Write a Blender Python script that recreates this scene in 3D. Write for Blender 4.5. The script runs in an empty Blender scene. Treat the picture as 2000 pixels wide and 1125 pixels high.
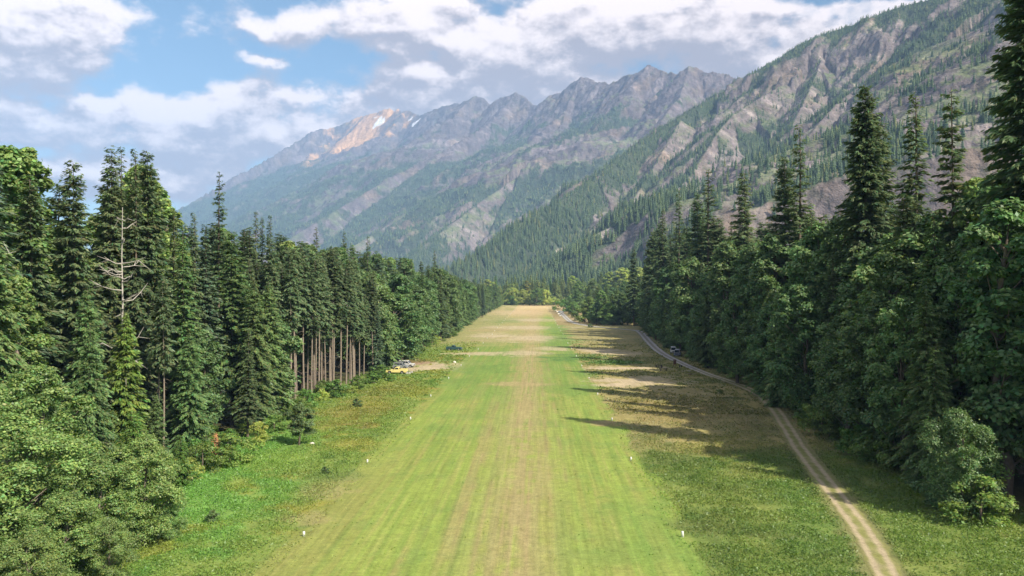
import bpy, bmesh, math, random
import numpy as np
from mathutils import Vector, Matrix, Euler

# ------------------------------------------------------------------ camera, sky, sun, exposure
SC = bpy.context.scene
COL = SC.collection
F = 1600.0                     # focal length in pixels of the 2000 px wide photograph
CAMH = 20.0                    # the photograph is taken from about 20 m above the strip
YAW = math.atan(46 / F)        # the strip runs along +Y, the lens looks slightly to its left
cam_d = bpy.data.cameras.new('camera')
cam = bpy.data.objects.new('camera', cam_d); COL.objects.link(cam)
cam.location = (0, 0, CAMH); cam.rotation_euler = (math.radians(90), 0, YAW)
cam_d.sensor_width = 36.0; cam_d.lens = 36.0 * F / 2000
cam_d.clip_start = 0.5; cam_d.clip_end = 40000
SC.camera = cam
SUN_EL, SUN_AZ = 41.5, 132.0   # azimuth from +Y (down the strip) towards +X (right)
SUN_STR, SKY_STR, EXPO = 4.6, 0.085, 1.0
HAZE = 1.0e-4
SC.view_settings.view_transform = 'Standard'; SC.view_settings.look = 'None'
SC.view_settings.exposure = EXPO; SC.view_settings.gamma = 1.0
sd = bpy.data.lights.new('sun', 'SUN'); sd.energy = SUN_STR; sd.angle = math.radians(0.53); sd.color = (1.0, 0.91, 0.76)
so = bpy.data.objects.new('sun', sd); COL.objects.link(so)
_a, _e = math.radians(SUN_AZ), math.radians(SUN_EL)
SUNV = Vector((math.sin(_a) * math.cos(_e), math.cos(_a) * math.cos(_e), math.sin(_e)))
so.rotation_euler = SUNV.to_track_quat('Z', 'Y').to_euler(); so.location = (60, -60, 120)
SC.cycles.max_bounces = 5; SC.cycles.diffuse_bounces = 3; SC.cycles.glossy_bounces = 1
SC.cycles.transmission_bounces = 2; SC.cycles.volume_bounces = 0; SC.cycles.transparent_max_bounces = 4
SC.cycles.caustics_reflective = False; SC.cycles.caustics_refractive = False
SC.cycles.use_adaptive_sampling = True; SC.cycles.adaptive_threshold = 0.02

def unp(px, py, d):
    """the world point at photograph pixel (px, py) and depth d (used to survey the place from the photograph)"""
    u = (px - 1000) / F; c, s = math.cos(YAW), math.sin(YAW)
    return ((u * c - s) * d, (u * s + c) * d, CAMH + (562.5 - py) / F * d)
def gp(px, py):
    """the point of the level ground seen at a pixel"""
    return unp(px, py, F * CAMH / (py - 562.5))
def azel(px, py):
    x, y, z = unp(px, py, 1.0); z -= CAMH
    return math.atan2(x, y), z / math.sqrt(x * x + y * y + z * z)

# ------------------------------------------------------------------ node helpers
class NT:
    def __init__(s, tree): s.t = tree; s.n = tree.nodes; s.l = tree.links
    def new(s, typ, **kw):
        n = s.n.new(typ)
        for k, v in kw.items(): setattr(n, k, v)
        return n
    def link(s, a, b): s.l.new(a, b)
    def put(s, sock, v):
        if isinstance(v, bpy.types.NodeSocket): s.l.new(v, sock)
        else: sock.default_value = v
    def math(s, op, a, b=0.0, c=None, clamp=False):
        n = s.new('ShaderNodeMath', operation=op, use_clamp=clamp); s.put(n.inputs[0], a); s.put(n.inputs[1], b)
        if c is not None: s.put(n.inputs[2], c)
        return n.outputs[0]
    def vmath(s, op, a, b=(0, 0, 0)):
        n = s.new('ShaderNodeVectorMath', operation=op); s.put(n.inputs[0], a); s.put(n.inputs[1], b)
        return n.outputs[1] if op in ('DOT_PRODUCT', 'LENGTH') else n.outputs[0]
    def noise(s, vec, scale, detail=4, rough=0.55, lac=2.0):
        n = s.new('ShaderNodeTexNoise'); s.put(n.inputs['Vector'], vec); n.inputs['Scale'].default_value = scale
        n.inputs['Detail'].default_value = detail; n.inputs['Roughness'].default_value = rough; n.inputs['Lacunarity'].default_value = lac
        return n.outputs[0]
    def mix(s, f, a, b, blend='MIX'):
        n = s.new('ShaderNodeMix', data_type='RGBA', blend_type=blend); s.put(n.inputs[0], f)
        for i, v in ((6, a), (7, b)):
            if isinstance(v, bpy.types.NodeSocket): s.l.new(v, n.inputs[i])
            else: n.inputs[i].default_value = (*v[:3], 1)
        return n.outputs[2]
    def ramp(s, v, lo, hi, a=0.0, b=1.0):
        n = s.new('ShaderNodeMapRange', interpolation_type='SMOOTHSTEP'); s.put(n.inputs[0], v)
        for i, q in enumerate((lo, hi, a, b)): n.inputs[i + 1].default_value = q
        return n.outputs[0]

# ------------------------------------------------------------------ the sky: clear blue with broken cumulus banks
CLOUDS = [  # (pixel x, y, half width, half height, weight) of the banks surveyed in the photograph
 (70, 35, 230, 75, 1.0), (210, 25, 90, 50, .6), (10, 120, 150, 60, .75), (-30, 165, 150, 50, .9), (170, 130, 60, 28, .6),
 (60, 225, 150, 42, 1.0), (200, 228, 110, 38, 1.0), (330, 285, 220, 55, 1.0), (180, 265, 150, 35, .7), (420, 215, 130, 38, .8), (470, 165, 60, 26, .55),
 (512, 122, 34, 18, .8), (560, 245, 220, 60, 1.0), (720, 215, 180, 45, 1.0), (880, 190, 120, 45, .9), (330, 350, 160, 60, .9), (1000, 200, 90, 35, .75),
 (590, 45, 46, 34, .62), (545, 75, 38, 28, .62), (500, 55, 40, 22, .5), (700, 25, 100, 60, 1.0), (745, 95, 50, 22, .55), (850, 20, 100, 55, .95), (895, 78, 90, 42, 1.0),
 (830, 150, 110, 24, .75), (990, 110, 80, 46, .9), (1080, 85, 70, 45, 1.0), (1150, 120, 140, 60, 1.1), (1140, 15, 150, 45, .95), (1250, 55, 160, 60, 1.0),
 (1300, 110, 160, 70, 1.2), (1420, 30, 90, 40, .75), (1480, 80, 200, 60, 1.2), (1640, 55, 170, 35, 1.1), (1380, 130, 160, 60, 1.1), (1850, 20, 260, 60, .8),
 (20, 320, 90, 30, .5), (130, 345, 90, 25, .6), (-300, 120, 260, 120, .8), (-500, 260, 260, 80, .8), (2300, 60, 300, 120, .7),
 (900, -160, 400, 90, .8), (300, -240, 300, 90, .7), (1700, -200, 300, 100, .8)]
w = bpy.data.worlds.new('World'); SC.world = w; w.use_nodes = True
W = NT(w.node_tree); W.n.clear()
def cloud_group():
    g = bpy.data.node_groups.new('cloud_bank', 'ShaderNodeTree')
    g.interface.new_socket('Vector', in_out='INPUT', socket_type='NodeSocketVector')
    g.interface.new_socket('Density', in_out='OUTPUT', socket_type='NodeSocketFloat')
    G = NT(g); i = G.new('NodeGroupInput'); o = G.new('NodeGroupOutput')
    dirv = i.outputs[0]
    # wobble the direction so that the banks get billowed edges
    wob = G.new('ShaderNodeTexNoise'); G.link(dirv, wob.inputs['Vector']); wob.inputs['Scale'].default_value = 9; wob.inputs['Detail'].default_value = 5; wob.inputs['Roughness'].default_value = .6
    off = G.vmath('SUBTRACT', wob.outputs['Color'], (.5, .5, .5)); off = G.vmath('MULTIPLY', off, (.11, .11, .06))
    dv = G.vmath('ADD', dirv, off)
    sx = G.new('ShaderNodeSeparateXYZ'); G.link(dv, sx.inputs[0])
    az = G.math('ARCTAN2', sx.outputs[0], sx.outputs[1]); el = sx.outputs[2]
    tot = None
    for (px, py, rx, ry, wt) in CLOUDS:
        a0, e0 = azel(px, py); a1, _ = azel(px + rx, py); _, e1 = azel(px, py - ry)
        da = G.math('MULTIPLY', G.math('SUBTRACT', az, a0), 1 / abs(a1 - a0)); de = G.math('MULTIPLY', G.math('SUBTRACT', el, e0), 1 / abs(e1 - e0))
        r2 = G.math('MULTIPLY_ADD', de, de, G.math('MULTIPLY', da, da))
        b = G.math('MULTIPLY', G.math('EXPONENT', G.math('MULTIPLY', r2, -1.0)), wt)
        tot = b if tot is None else G.math('ADD', tot, b)
    # unseen banks round the rest of the sky, thickened to lift the ambient light
    st = G.vmath('MULTIPLY', dirv, (1, 1, 2.2)); n0 = G.noise(st, 3.2, 3, .5)
    rest = G.math('MULTIPLY', G.ramp(n0, .38, .55), 1.0)
    away = G.ramp(sx.outputs[1], .72, .55)
    tot = G.math('MINIMUM', tot, 1.0)
    tot = G.math('MULTIPLY_ADD', rest, away, tot)
    n1 = G.noise(G.vmath('MULTIPLY', dirv, (1, 1, 1.7)), 11, 8, .60)
    d = G.math('ADD', tot, G.math('MULTIPLY', G.math('SUBTRACT', n1, .5), 2.6))
    G.link(d, o.inputs[0]); return g
cg = cloud_group()
tc = W.new('ShaderNodeTexCoord'); D0 = tc.outputs['Generated']
def dens(vec):
    n = W.new('ShaderNodeGroup', node_tree=cg); W.link(vec, n.inputs[0]); return n.outputs[0]
up1 = W.vmath('ADD', D0, (.005, 0, .013)); up2 = W.vmath('ADD', D0, (.020, 0, .055))
d0, d1, d2 = dens(D0), dens(up1), dens(up2)
cover = W.ramp(d0, .29, .88)
lit = W.math('ADD', W.math('MULTIPLY', W.math('SUBTRACT', d0, d1), 1.5), W.math('MULTIPLY', W.math('SUBTRACT', d0, d2), .65))
shade = W.math('ADD', W.ramp(lit, -.28, 1.05), W.math('MULTIPLY', W.ramp(d1, 1.0, .0), .30), clamp=True)
sky = W.new('ShaderNodeTexSky', sky_type='NISHITA', sun_disc=False)
sky.sun_elevation = math.radians(SUN_EL); sky.sun_rotation = math.radians(SUN_AZ); sky.altitude = 400; sky.air_density = 1.0; sky.dust_density = 1.2; sky.ozone_density = 1.2
K = 1 / SKY_STR
ccol = W.mix(shade, (.31 * K, .28 * K, .30 * K), (.80 * K, .70 * K, .665 * K))
skyc = W.mix(1.0, sky.outputs[0], (.80, .97, .98), 'MULTIPLY')
tot = W.mix(cover, skyc, ccol)
bg = W.new('ShaderNodeBackground'); W.link(tot, bg.inputs[0]); bg.inputs[1].default_value = SKY_STR
wo = W.new('ShaderNodeOutputWorld'); W.link(bg.outputs[0], wo.inputs[0])

# ------------------------------------------------------------------ scene helpers
def obj(name, me, mat=None, parent=None, loc=None):
    o = bpy.data.objects.new(name, me); COL.objects.link(o)
    if mat is not None and not me.materials: me.materials.append(mat)
    if parent is not None: o.parent = parent
    if loc is not None: o.location = loc
    return o
def tag(o, label, cat, group=None):
    o['label'] = label; o['category'] = cat
    if group: o['group'] = group
    return o
def struct(name, me, mat): o = obj(name, me, mat); o['kind'] = 'structure'; return o
def stuff(name, me, mat, label, cat):
    o = obj(name, me, mat); o['kind'] = 'stuff'; o['label'] = label; o['category'] = cat; return o
def thing(name, label, cat, loc=(0, 0, 0), rz=0, group=None, s=1.0):
    o = bpy.data.objects.new(name, None); COL.objects.link(o); o.empty_display_size = .3
    o.location = loc; o.rotation_euler = (0, 0, rz); o.scale = (s, s, s) if not isinstance(s, tuple) else s
    return tag(o, label, cat, group)
def mesh(name, V, faces, col=None, smooth=False):
    """V (n,3); faces (m,k) array, or list of such arrays; col (n,3) -> colour attribute 'col'"""
    if not isinstance(faces, list): faces = [faces]
    faces = [np.asarray(f, dtype=np.int32) for f in faces if len(f)]
    me = bpy.data.meshes.new(name); V = np.asarray(V, dtype=np.float32)
    me.vertices.add(len(V)); me.vertices.foreach_set('co', V.ravel())
    loops = np.concatenate([f.ravel() for f in faces])
    tot = np.concatenate([np.full(len(f), f.shape[1], dtype=np.int32) for f in faces])
    start = np.concatenate([[0], np.cumsum(tot)[:-1]]).astype(np.int32)
    me.loops.add(len(loops)); me.loops.foreach_set('vertex_index', loops)
    me.polygons.add(len(tot)); me.polygons.foreach_set('loop_start', start); me.polygons.foreach_set('loop_total', tot)
    if smooth: me.polygons.foreach_set('use_smooth', np.ones(len(tot), dtype=bool))
    if col is not None:
        a = me.attributes.new('col', 'FLOAT_COLOR', 'POINT')
        c = np.ones((len(V), 4), dtype=np.float32); c[:, :3] = col; a.data.foreach_set('color', c.ravel())
    me.update(); return me

_ga = np.arange(256) * (2 * np.pi / 256); _GC, _GS = np.cos(_ga).astype(np.float32), np.sin(_ga).astype(np.float32)
def _hash(ix, iy, seed):
    h = ix * np.uint32(374761393) + iy * np.uint32(668265263) + np.uint32((seed * 1274126177) & 0xffffffff)
    h ^= h >> np.uint32(13); h *= np.uint32(1274126177)
    return (h >> np.uint32(16)) & np.uint32(255)
def perlin(x, y, seed=0):
    fx0, fy0 = np.floor(x), np.floor(y); fx, fy = (x - fx0).astype(np.float32), (y - fy0).astype(np.float32)
    ix, iy = fx0.astype(np.int64).astype(np.uint32), fy0.astype(np.int64).astype(np.uint32)
    u = fx * fx * fx * (fx * (fx * 6 - 15) + 10); v = fy * fy * fy * (fy * (fy * 6 - 15) + 10)
    def g(i, j):
        a = _hash(ix + np.uint32(i), iy + np.uint32(j), seed)
        return _GC[a] * (fx - np.float32(i)) + _GS[a] * (fy - np.float32(j))
    a = g(0, 0) * (1 - u) + g(1, 0) * u; b = g(0, 1) * (1 - u) + g(1, 1) * u
    return (a * (1 - v) + b * v) * 1.5
def fbm(x, y, seed=0, octv=4, gain=.5):
    t = np.zeros_like(x, dtype=np.float64); a, s, n = 1.0, 1.0, 0
    for k in range(octv):
        t += a * perlin(x * s, y * s, seed + k * 17); n += a; a *= gain; s *= 2.03
    return t / n * 1.3
def ridged(x, y, seed=0, octv=4, gain=.5):
    t = np.zeros_like(x, dtype=np.float64); a, s, n = 1.0, 1.0, 0
    for k in range(octv):
        t += a * (1 - 2 * np.abs(perlin(x * s, y * s, seed + k * 31))); n += a; a *= gain; s *= 2.07
    return t / n
def sstep(x, a, b):
    t = np.clip((x - a) / (b - a), 0, 1); return t * t * (3 - 2 * t)
def lerp(a, b, t): return a + (b - a) * t
# ------------------------------------------------------------------ materials
def mat_new(name):
    m = bpy.data.materials.new(name); m.use_nodes = True
    t = NT(m.node_tree); t.n.clear(); out = t.new('ShaderNodeOutputMaterial'); return m, t, out
def plain(name, rgb, rough=.7, metal=0.0, noise=.12, scale=6.0, spec=.4):
    m, t, out = mat_new(name); b = t.new('ShaderNodeBsdfPrincipled')
    tcn = t.new('ShaderNodeTexCoord'); n = t.noise(tcn.outputs['Object'], scale, 4)
    f = t.math('MULTIPLY_ADD', t.math('SUBTRACT', n, .5), noise * 4, 1.0)
    hs = t.new('ShaderNodeHueSaturation'); hs.inputs['Color'].default_value = (*rgb, 1); t.link(f, hs.inputs['Value'])
    t.link(hs.outputs[0], b.inputs['Base Color']); b.inputs['Roughness'].default_value = rough; b.inputs['Metallic'].default_value = metal
    b.inputs['Specular IOR Level'].default_value = spec
    t.link(b.outputs[0], out.inputs[0]); return m
def leaf_mat(name, rgb, hue_var=.03, val_var=.3, trans=.3, sat=1.0):
    m, t, out = mat_new(name)
    at = t.new('ShaderNodeAttribute', attribute_name='col'); oi = t.new('ShaderNodeObjectInfo')
    c = t.mix(1.0, at.outputs['Color'], rgb, 'MULTIPLY')
    hs = t.new('ShaderNodeHueSaturation'); t.link(c, hs.inputs['Color']); hs.inputs['Saturation'].default_value = sat
    r = oi.outputs['Random']
    t.put(hs.inputs['Hue'], t.math('MULTIPLY_ADD', t.math('SUBTRACT', r, .5), hue_var, .5))
    r2 = t.math('FRACT', t.math('MULTIPLY', r, 37.7)); t.put(hs.inputs['Value'], t.math('MULTIPLY_ADD', r2, val_var, 1 - val_var / 2))
    d = t.new('ShaderNodeBsdfDiffuse'); t.link(hs.outputs[0], d.inputs[0])
    tr = t.new('ShaderNodeBsdfTranslucent'); t.link(t.mix(1.0, hs.outputs[0], (1.15, 1.25, .7), 'MULTIPLY'), tr.inputs[0])
    mx = t.new('ShaderNodeMixShader'); mx.inputs[0].default_value = trans; t.link(d.outputs[0], mx.inputs[1]); t.link(tr.outputs[0], mx.inputs[2])
    g = t.new('ShaderNodeBsdfGlossy'); g.inputs['Roughness'].default_value = .45; g.inputs[0].default_value = (.8, .85, .9, 1)
    m2 = t.new('ShaderNodeMixShader'); m2.inputs[0].default_value = .025; t.link(mx.outputs[0], m2.inputs[1]); t.link(g.outputs[0], m2.inputs[2])
    t.link(m2.outputs[0], out.inputs[0]); return m
def attr_mat(name, scales, amount=.35, bump=0.0, bump_scale=1.0, rough=.95, streak=0.0):
    """colour from the mesh attribute 'col', broken up by fine noise in world metres"""
    m, t, out = mat_new(name); b = t.new('ShaderNodeBsdfPrincipled')
    at = t.new('ShaderNodeAttribute', attribute_name='col'); tcn = t.new('ShaderNodeTexCoord'); P = tcn.outputs['Object']
    f = None
    for s, wgt in scales:
        n = t.math('MULTIPLY', t.math('SUBTRACT', t.noise(P, s, 5, .65), .5), wgt); f = n if f is None else t.math('ADD', f, n)
    if streak:
        q = t.vmath('MULTIPLY', P, (2.4, .05, 1)); f = t.math('ADD', f, t.math('MULTIPLY', t.math('SUBTRACT', t.noise(q, 1.0, 5, .7), .5), streak))
    f = t.math('MULTIPLY_ADD', f, amount * 4, 1.0); f = t.math('MAXIMUM', f, .25)
    hs = t.new('ShaderNodeHueSaturation'); t.link(at.outputs['Color'], hs.inputs['Color']); t.link(f, hs.inputs['Value'])
    t.link(hs.outputs[0], b.inputs['Base Color']); b.inputs['Roughness'].default_value = rough; b.inputs['Specular IOR Level'].default_value = .1
    if bump:
        bn = t.new('ShaderNodeBump'); bn.inputs['Strength'].default_value = 1.0; bn.inputs['Distance'].default_value = bump
        h = t.noise(P, bump_scale, 6, .62); 
        t.link(h, bn.inputs['Height']); t.link(bn.outputs[0], b.inputs['Normal'])
    t.link(b.outputs[0], out.inputs[0]); return m
M_BARK = plain('bark_grey_brown', (.14, .11, .085), .9, scale=3, noise=.3)
M_BARKPALE = plain('bark_pale', (.25, .205, .165), .95, scale=3, noise=.3)
M_FIR = leaf_mat('fir_needles', (.135, .19, .088), .03, .35, .28)
M_FIRL = leaf_mat('fir_needles_light', (.155, .235, .085), .03, .35, .3)
M_FIRB = leaf_mat('fir_needles_bluish', (.12, .18, .105), .02, .3, .28)
M_FIRSUN = leaf_mat('fir_needles_sun_toned', (.27, .34, .11), .03, .3, .28)  # fir needles lightened, direct sun on the far wood put into the colour
M_MAPLE = leaf_mat('maple_leaves', (.155, .245, .092), .03, .3, .35)
M_COTTON = leaf_mat('cottonwood_leaves', (.23, .335, .105), .03, .3, .35)
M_SHRUB = leaf_mat('shrub_leaves', (.17, .27, .065), .05, .4, .35)
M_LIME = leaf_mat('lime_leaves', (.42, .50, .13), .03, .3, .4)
M_RUST = leaf_mat('rusty_dead_needles', (.72, .38, .2), .02, .2, .2)
M_YELLOW = leaf_mat('yellow_leaves', (.36, .32, .05), .02, .2, .35)
M_TERRAIN = attr_mat('mountain_rock_and_soil', ((.02, .5), (.07, .6), (.22, .4)), .55, bump=22, bump_scale=.014)
M_MTREE = leaf_mat('mountain_conifer_needles', (1, 1, 1), 0, 0, .12)
M_GROUND = attr_mat('grass_and_soil', ((.25, .2), (1.1, .55), (3, .6), (9, .6)), .36, bump=.06, bump_scale=4, streak=.62)
M_ROAD = attr_mat('gravel', ((.7, .5), (2.5, .6), (7, .5)), .34, bump=.03, bump_scale=6)
M_PLANT = leaf_mat('meadow_leaves', (1, 1, 1), 0, 0, .35)

# ------------------------------------------------------------------ mountains: spur ridges surveyed from the photograph, each at its own distance
def rl(*pts): return np.array([unp(px, py, d * 1000) for px, py, d in pts])
RIDGES = [  # (crest, slope to either side, amplitude of ribs, name)
 (rl((2700, -560, 1.9), (2300, -250, 2.2), (2020, -85, 2.45), (1920, -38, 2.6), (1812, 0, 2.72), (1773, 9, 2.76), (1727, 23, 2.82), (1691, 43, 2.87), (1655, 52, 2.92), (1613, 66, 2.98), (1584, 76, 3.02), (1549, 94, 3.06), (1527, 112, 3.08), (1485, 139, 3.1), (1442, 162, 3.1), (1407, 188, 3.06), (1364, 206, 3.0), (1321, 231, 2.92), (1290, 253, 2.86), (1254, 278, 2.78), (1205, 310, 2.66), (1165, 345, 2.54), (1126, 374, 2.42), (1077, 402, 2.28), (1005, 441, 2.1), (956, 484, 1.95), (880, 527, 1.8), (760, 560, 1.6)), .86, 1.0, 'near'),
 (rl((2100, -60, 1.75), (2000, 20, 1.9), (1900, 60, 2.0), (1808, 94, 2.1), (1744, 124, 2.15), (1691, 160, 2.15), (1640, 195, 2.1), (1600, 240, 2.0), (1560, 290, 1.9), (1530, 330, 1.8), (1490, 390, 1.68), (1440, 470, 1.5), (1400, 540, 1.4)), .75, .9, 'face'),
 (rl((1584, 150, 2.75), (1520, 170, 2.68), (1470, 200, 2.58), (1430, 225, 2.5), (1400, 260, 2.4), (1370, 310, 2.28), (1345, 345, 2.2), (1300, 400, 2.05), (1255, 450, 1.9), (1200, 500, 1.75), (1120, 545, 1.6)), .85, 1.2, 'buttress'),
 (rl((1330, 235, 2.85), (1300, 285, 2.66), (1275, 330, 2.5), (1240, 385, 2.3), (1180, 445, 2.05), (1090, 505, 1.8), (1000, 550, 1.65)), .85, 1.0, 'buttress'),
 (rl((1620, 75, 3.0), (1600, 130, 2.7), (1575, 190, 2.5), (1545, 250, 2.3), (1500, 320, 2.1), (1440, 400, 1.85), (1380, 480, 1.6)), .8, .8, 'buttress'),
 # the skyline, right to left
 (rl((1700, 140, 4.4), (1550, 165, 4.6), (1440, 158, 4.8), (1407, 146, 4.9), (1371, 137, 5.0), (1346, 132, 5.05), (1332, 147, 5.1), (1325, 153, 5.15), (1300, 141, 5.3), (1282, 135, 5.4), (1266, 130, 5.45), (1237, 146, 5.6), (1219, 153, 5.7), (1208, 160, 5.75), (1187, 168, 5.9), (1173, 160, 6.0), (1162, 162, 6.05), (1148, 164, 6.1), (1140, 160, 6.15), (1135, 152, 6.2), (1127, 162, 6.25), (1116, 166, 6.3), (1101, 185, 6.4), (1077, 187, 6.5), (1066, 198, 6.6), (1059, 213, 6.65), (1034, 200, 6.8), (1018, 192, 6.95), (1007, 184, 7.0), (996, 190, 7.05), (977, 194, 7.15), (959, 209, 7.3), (941, 194, 7.4), (929, 188, 7.5), (915, 196, 7.6), (899, 203, 7.75), (870, 208, 8.0), (845, 217, 8.2), (824, 227, 8.5), (812, 226, 8.6), (803, 222, 8.7), (792, 215, 8.8), (785, 219, 8.85), (778, 214, 8.9), (771, 219, 8.95), (764, 214, 9.0), (739, 219, 9.2), (722, 226, 9.3), (707, 228, 9.4), (686, 237, 9.45), (650, 251, 9.4), (611, 258, 9.3), (569, 284, 9.1), (533, 306, 8.9), (491, 331, 8.7), (451, 350, 8.5), (427, 366, 8.4), (370, 400, 8.2), (300, 432, 8.0), (200, 475, 7.8), (0, 540, 7.4)), .98, 1.0, 'sky'),
 # spurs falling from it towards the valley
 (rl((1346, 132, 5.05), (1330, 185, 4.7), (1290, 240, 4.4), (1240, 300, 4.1), (1180, 355, 3.8), (1110, 400, 3.5), (1030, 440, 3.2), (950, 490, 2.9), (860, 535, 2.6)), .75, 1.0, 'spur'),
 (rl((1266, 130, 5.45), (1219, 185, 5.2), (1165, 245, 4.9), (1085, 300, 4.55), (1005, 350, 4.2), (930, 400, 3.85), (860, 455, 3.5), (800, 500, 3.2), (700, 545, 2.9)), .72, 1.1, 'spur'),
 (rl((1135, 152, 6.2), (1100, 225, 5.85), (1030, 285, 5.4), (940, 325, 5.05), (860, 372, 4.7), (780, 425, 4.35), (700, 475, 4.0), (600, 530, 3.6)), .7, 1.0, 'spur'),
 (rl((1007, 184, 7.0), (960, 240, 6.6), (880, 290, 6.1), (800, 330, 5.8), (720, 372, 5.4), (640, 420, 5.0), (560, 470, 4.7), (450, 530, 4.3)), .7, 1.0, 'spur'),
 (rl((929, 188, 7.5), (890, 225, 7.2), (820, 268, 6.9), (740, 318, 6.5), (660, 362, 6.1), (560, 420, 5.7), (470, 470, 5.3), (330, 535, 4.9)), .7, .9, 'spur'),
 (rl((792, 215, 8.8), (760, 258, 8.4), (690, 290, 8.1), (620, 330, 7.8), (540, 375, 7.4), (450, 425, 7.0), (350, 480, 6.6)), .7, .9, 'spur'),
 (rl((650, 251, 9.4), (610, 300, 9.0), (560, 345, 8.6), (490, 390, 8.2), (400, 440, 7.8), (280, 500, 7.4)), .66, .9, 'spur'),
 # low wooded toe at the end of the strip
 (rl((1500, 500, 1.45), (1400, 478, 1.5), (1300, 495, 1.52), (1200, 522, 1.5), (1100, 545, 1.45), (1000, 556, 1.4)), .3, .25, 'toe'),
]
NA, NR = 1180, 800
azs = np.radians(np.linspace(-36, 37, NA)); rr = 1150 * (11500 / 1150) ** np.linspace(0, 1, NR)
AZ, RR = np.meshgrid(azs, rr, indexing='ij')
TX, TY = np.sin(AZ) * RR, np.cos(AZ) * RR
wx = TX + 45 * fbm(TX / 330, TY / 330, 900, 3) + 8 * fbm(TX / 60, TY / 60, 905, 2); wy = TY + 45 * fbm(TX / 330, TY / 330, 950, 3) + 8 * fbm(TX / 60, TY / 60, 955, 2)
TH = np.full(TX.shape, -60.0); TS = np.zeros_like(TH); TD = np.full(TX.shape, 9e9); TI = np.full(TX.shape, -1); TC = np.zeros_like(TH); TSIDE = np.zeros_like(TH)
fl = lambda q: np.ascontiguousarray(q.ravel()); fX, fY, fwx, fwy = fl(TX), fl(TY), fl(wx), fl(wy)
for i, (P, slope, amp, nm) in enumerate(RIDGES):
    N_ = fX.size; best = np.full(N_, -1e9); bs = np.zeros(N_); bd = np.zeros(N_); bc = np.zeros(N_); bsd = np.zeros(N_); acc = 0.0
    for a, b in zip(P[:-1], P[1:]):
        ex, ey = b[0] - a[0], b[1] - a[1]; L2 = ex * ex + ey * ey; L = math.sqrt(L2); mg = max(a[2], b[2], 60) / slope / .8 + 200
        S = np.nonzero((fX > min(a[0], b[0]) - mg) & (fX < max(a[0], b[0]) + mg) & (fY > min(a[1], b[1]) - mg) & (fY < max(a[1], b[1]) + mg))[0]
        X0, Y0 = fX[S], fY[S]
        # near a crest the unwarped position rules, so that the skyline keeps its line
        t0 = np.clip(((X0 - a[0]) * ex + (Y0 - a[1]) * ey) / L2, 0, 1)
        dd0 = np.hypot(X0 - a[0] - t0 * ex, Y0 - a[1] - t0 * ey)
        k = np.clip(dd0 / 300, 0, 1); qx, qy = lerp(X0, fwx[S], k), lerp(Y0, fwy[S], k)
        t = np.clip(((qx - a[0]) * ex + (qy - a[1]) * ey) / L2, 0, 1)
        d = np.hypot(qx - a[0] - t * ex, qy - a[1] - t * ey); zc = a[2] + t * (b[2] - a[2])
        h = zc - slope * d * ((1.08 - .12 * np.clip(d / 900, 0, 1)) if nm == 'near' else (1.22 - .42 * np.clip(d / 900, 0, 1)))
        m = h > best[S]; Sm = S[m]
        best[Sm] = h[m]; bs[Sm] = (acc + t * L)[m]; bd[Sm] = d[m]; bc[Sm] = zc[m]
        bsd[Sm] = np.sign((qx - a[0]) * ey - (qy - a[1]) * ex)[m]
        acc += L
    best, bs, bd, bc, bsd = (q.reshape(TX.shape) for q in (best, bs, bd, bc, bsd))
    ribs = ridged((bs + 70 * fbm(TX / 260, TY / 260, 500 + i, 3)) / (230 if nm in ('near', 'face', 'buttress', 'toe') else 420) + i * 7.3, bd / 900 + bsd * 3, 40 + i, 4, .55)
    best = best + amp * (ribs - .15) * (64 if nm in ('near', 'face', 'buttress', 'toe') else 42) * np.clip(bd / 260, 0, 1) * np.clip(bc / 700, .2, 1.4)
    m = best > TH
    TH[m] = best[m]; TS[m] = bs[m]; TD[m] = bd[m]; TI[m] = i; TC[m] = bc[m]; TSIDE[m] = bsd[m]
names = np.array([r[3] for r in RIDGES])
kd = np.clip(TD / 90, 0.06, 1)
rocky = np.isin(names[np.clip(TI, 0, None)], ('face', 'buttress', 'near')) * 1.0
fine = rocky * np.clip(TD / 200, 0, 1) * (ridged(TX / 210 + 3, TY / 210, 85, 3, .5) - .1) * 34 + fbm(TX / 240, TY / 240, 70, 5, .55) * 30 + ridged(TX / 100, TY / 100, 75, 5, .62) * 17 + ridged(TS / 60, TD / 260, 78, 3, .6) * 9
TH += kd * fine * np.clip(TH / 150, 0, 1) * np.clip(RR / 3500, .55, 1.3)
TH += np.where(TH > 700, 1, 0) * np.clip((RR - 4300) / 600, 0, 1) * np.exp(-TD / 140) * 30 * (ridged(TX / 120 + TY / 300, TY / 170, 333, 3, .6) - .1)
base = 0 * fbm(TX / 400, TY / 400, 33, 3)
low = TH < 30; TH = np.where(TH > 30, TH, np.maximum(TH, -60)); TH = np.where(RR < 1250, np.minimum(TH, lerp(-20, TH, (RR - 1150) / 100)), TH)
TH = np.maximum(TH, -16)
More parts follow.
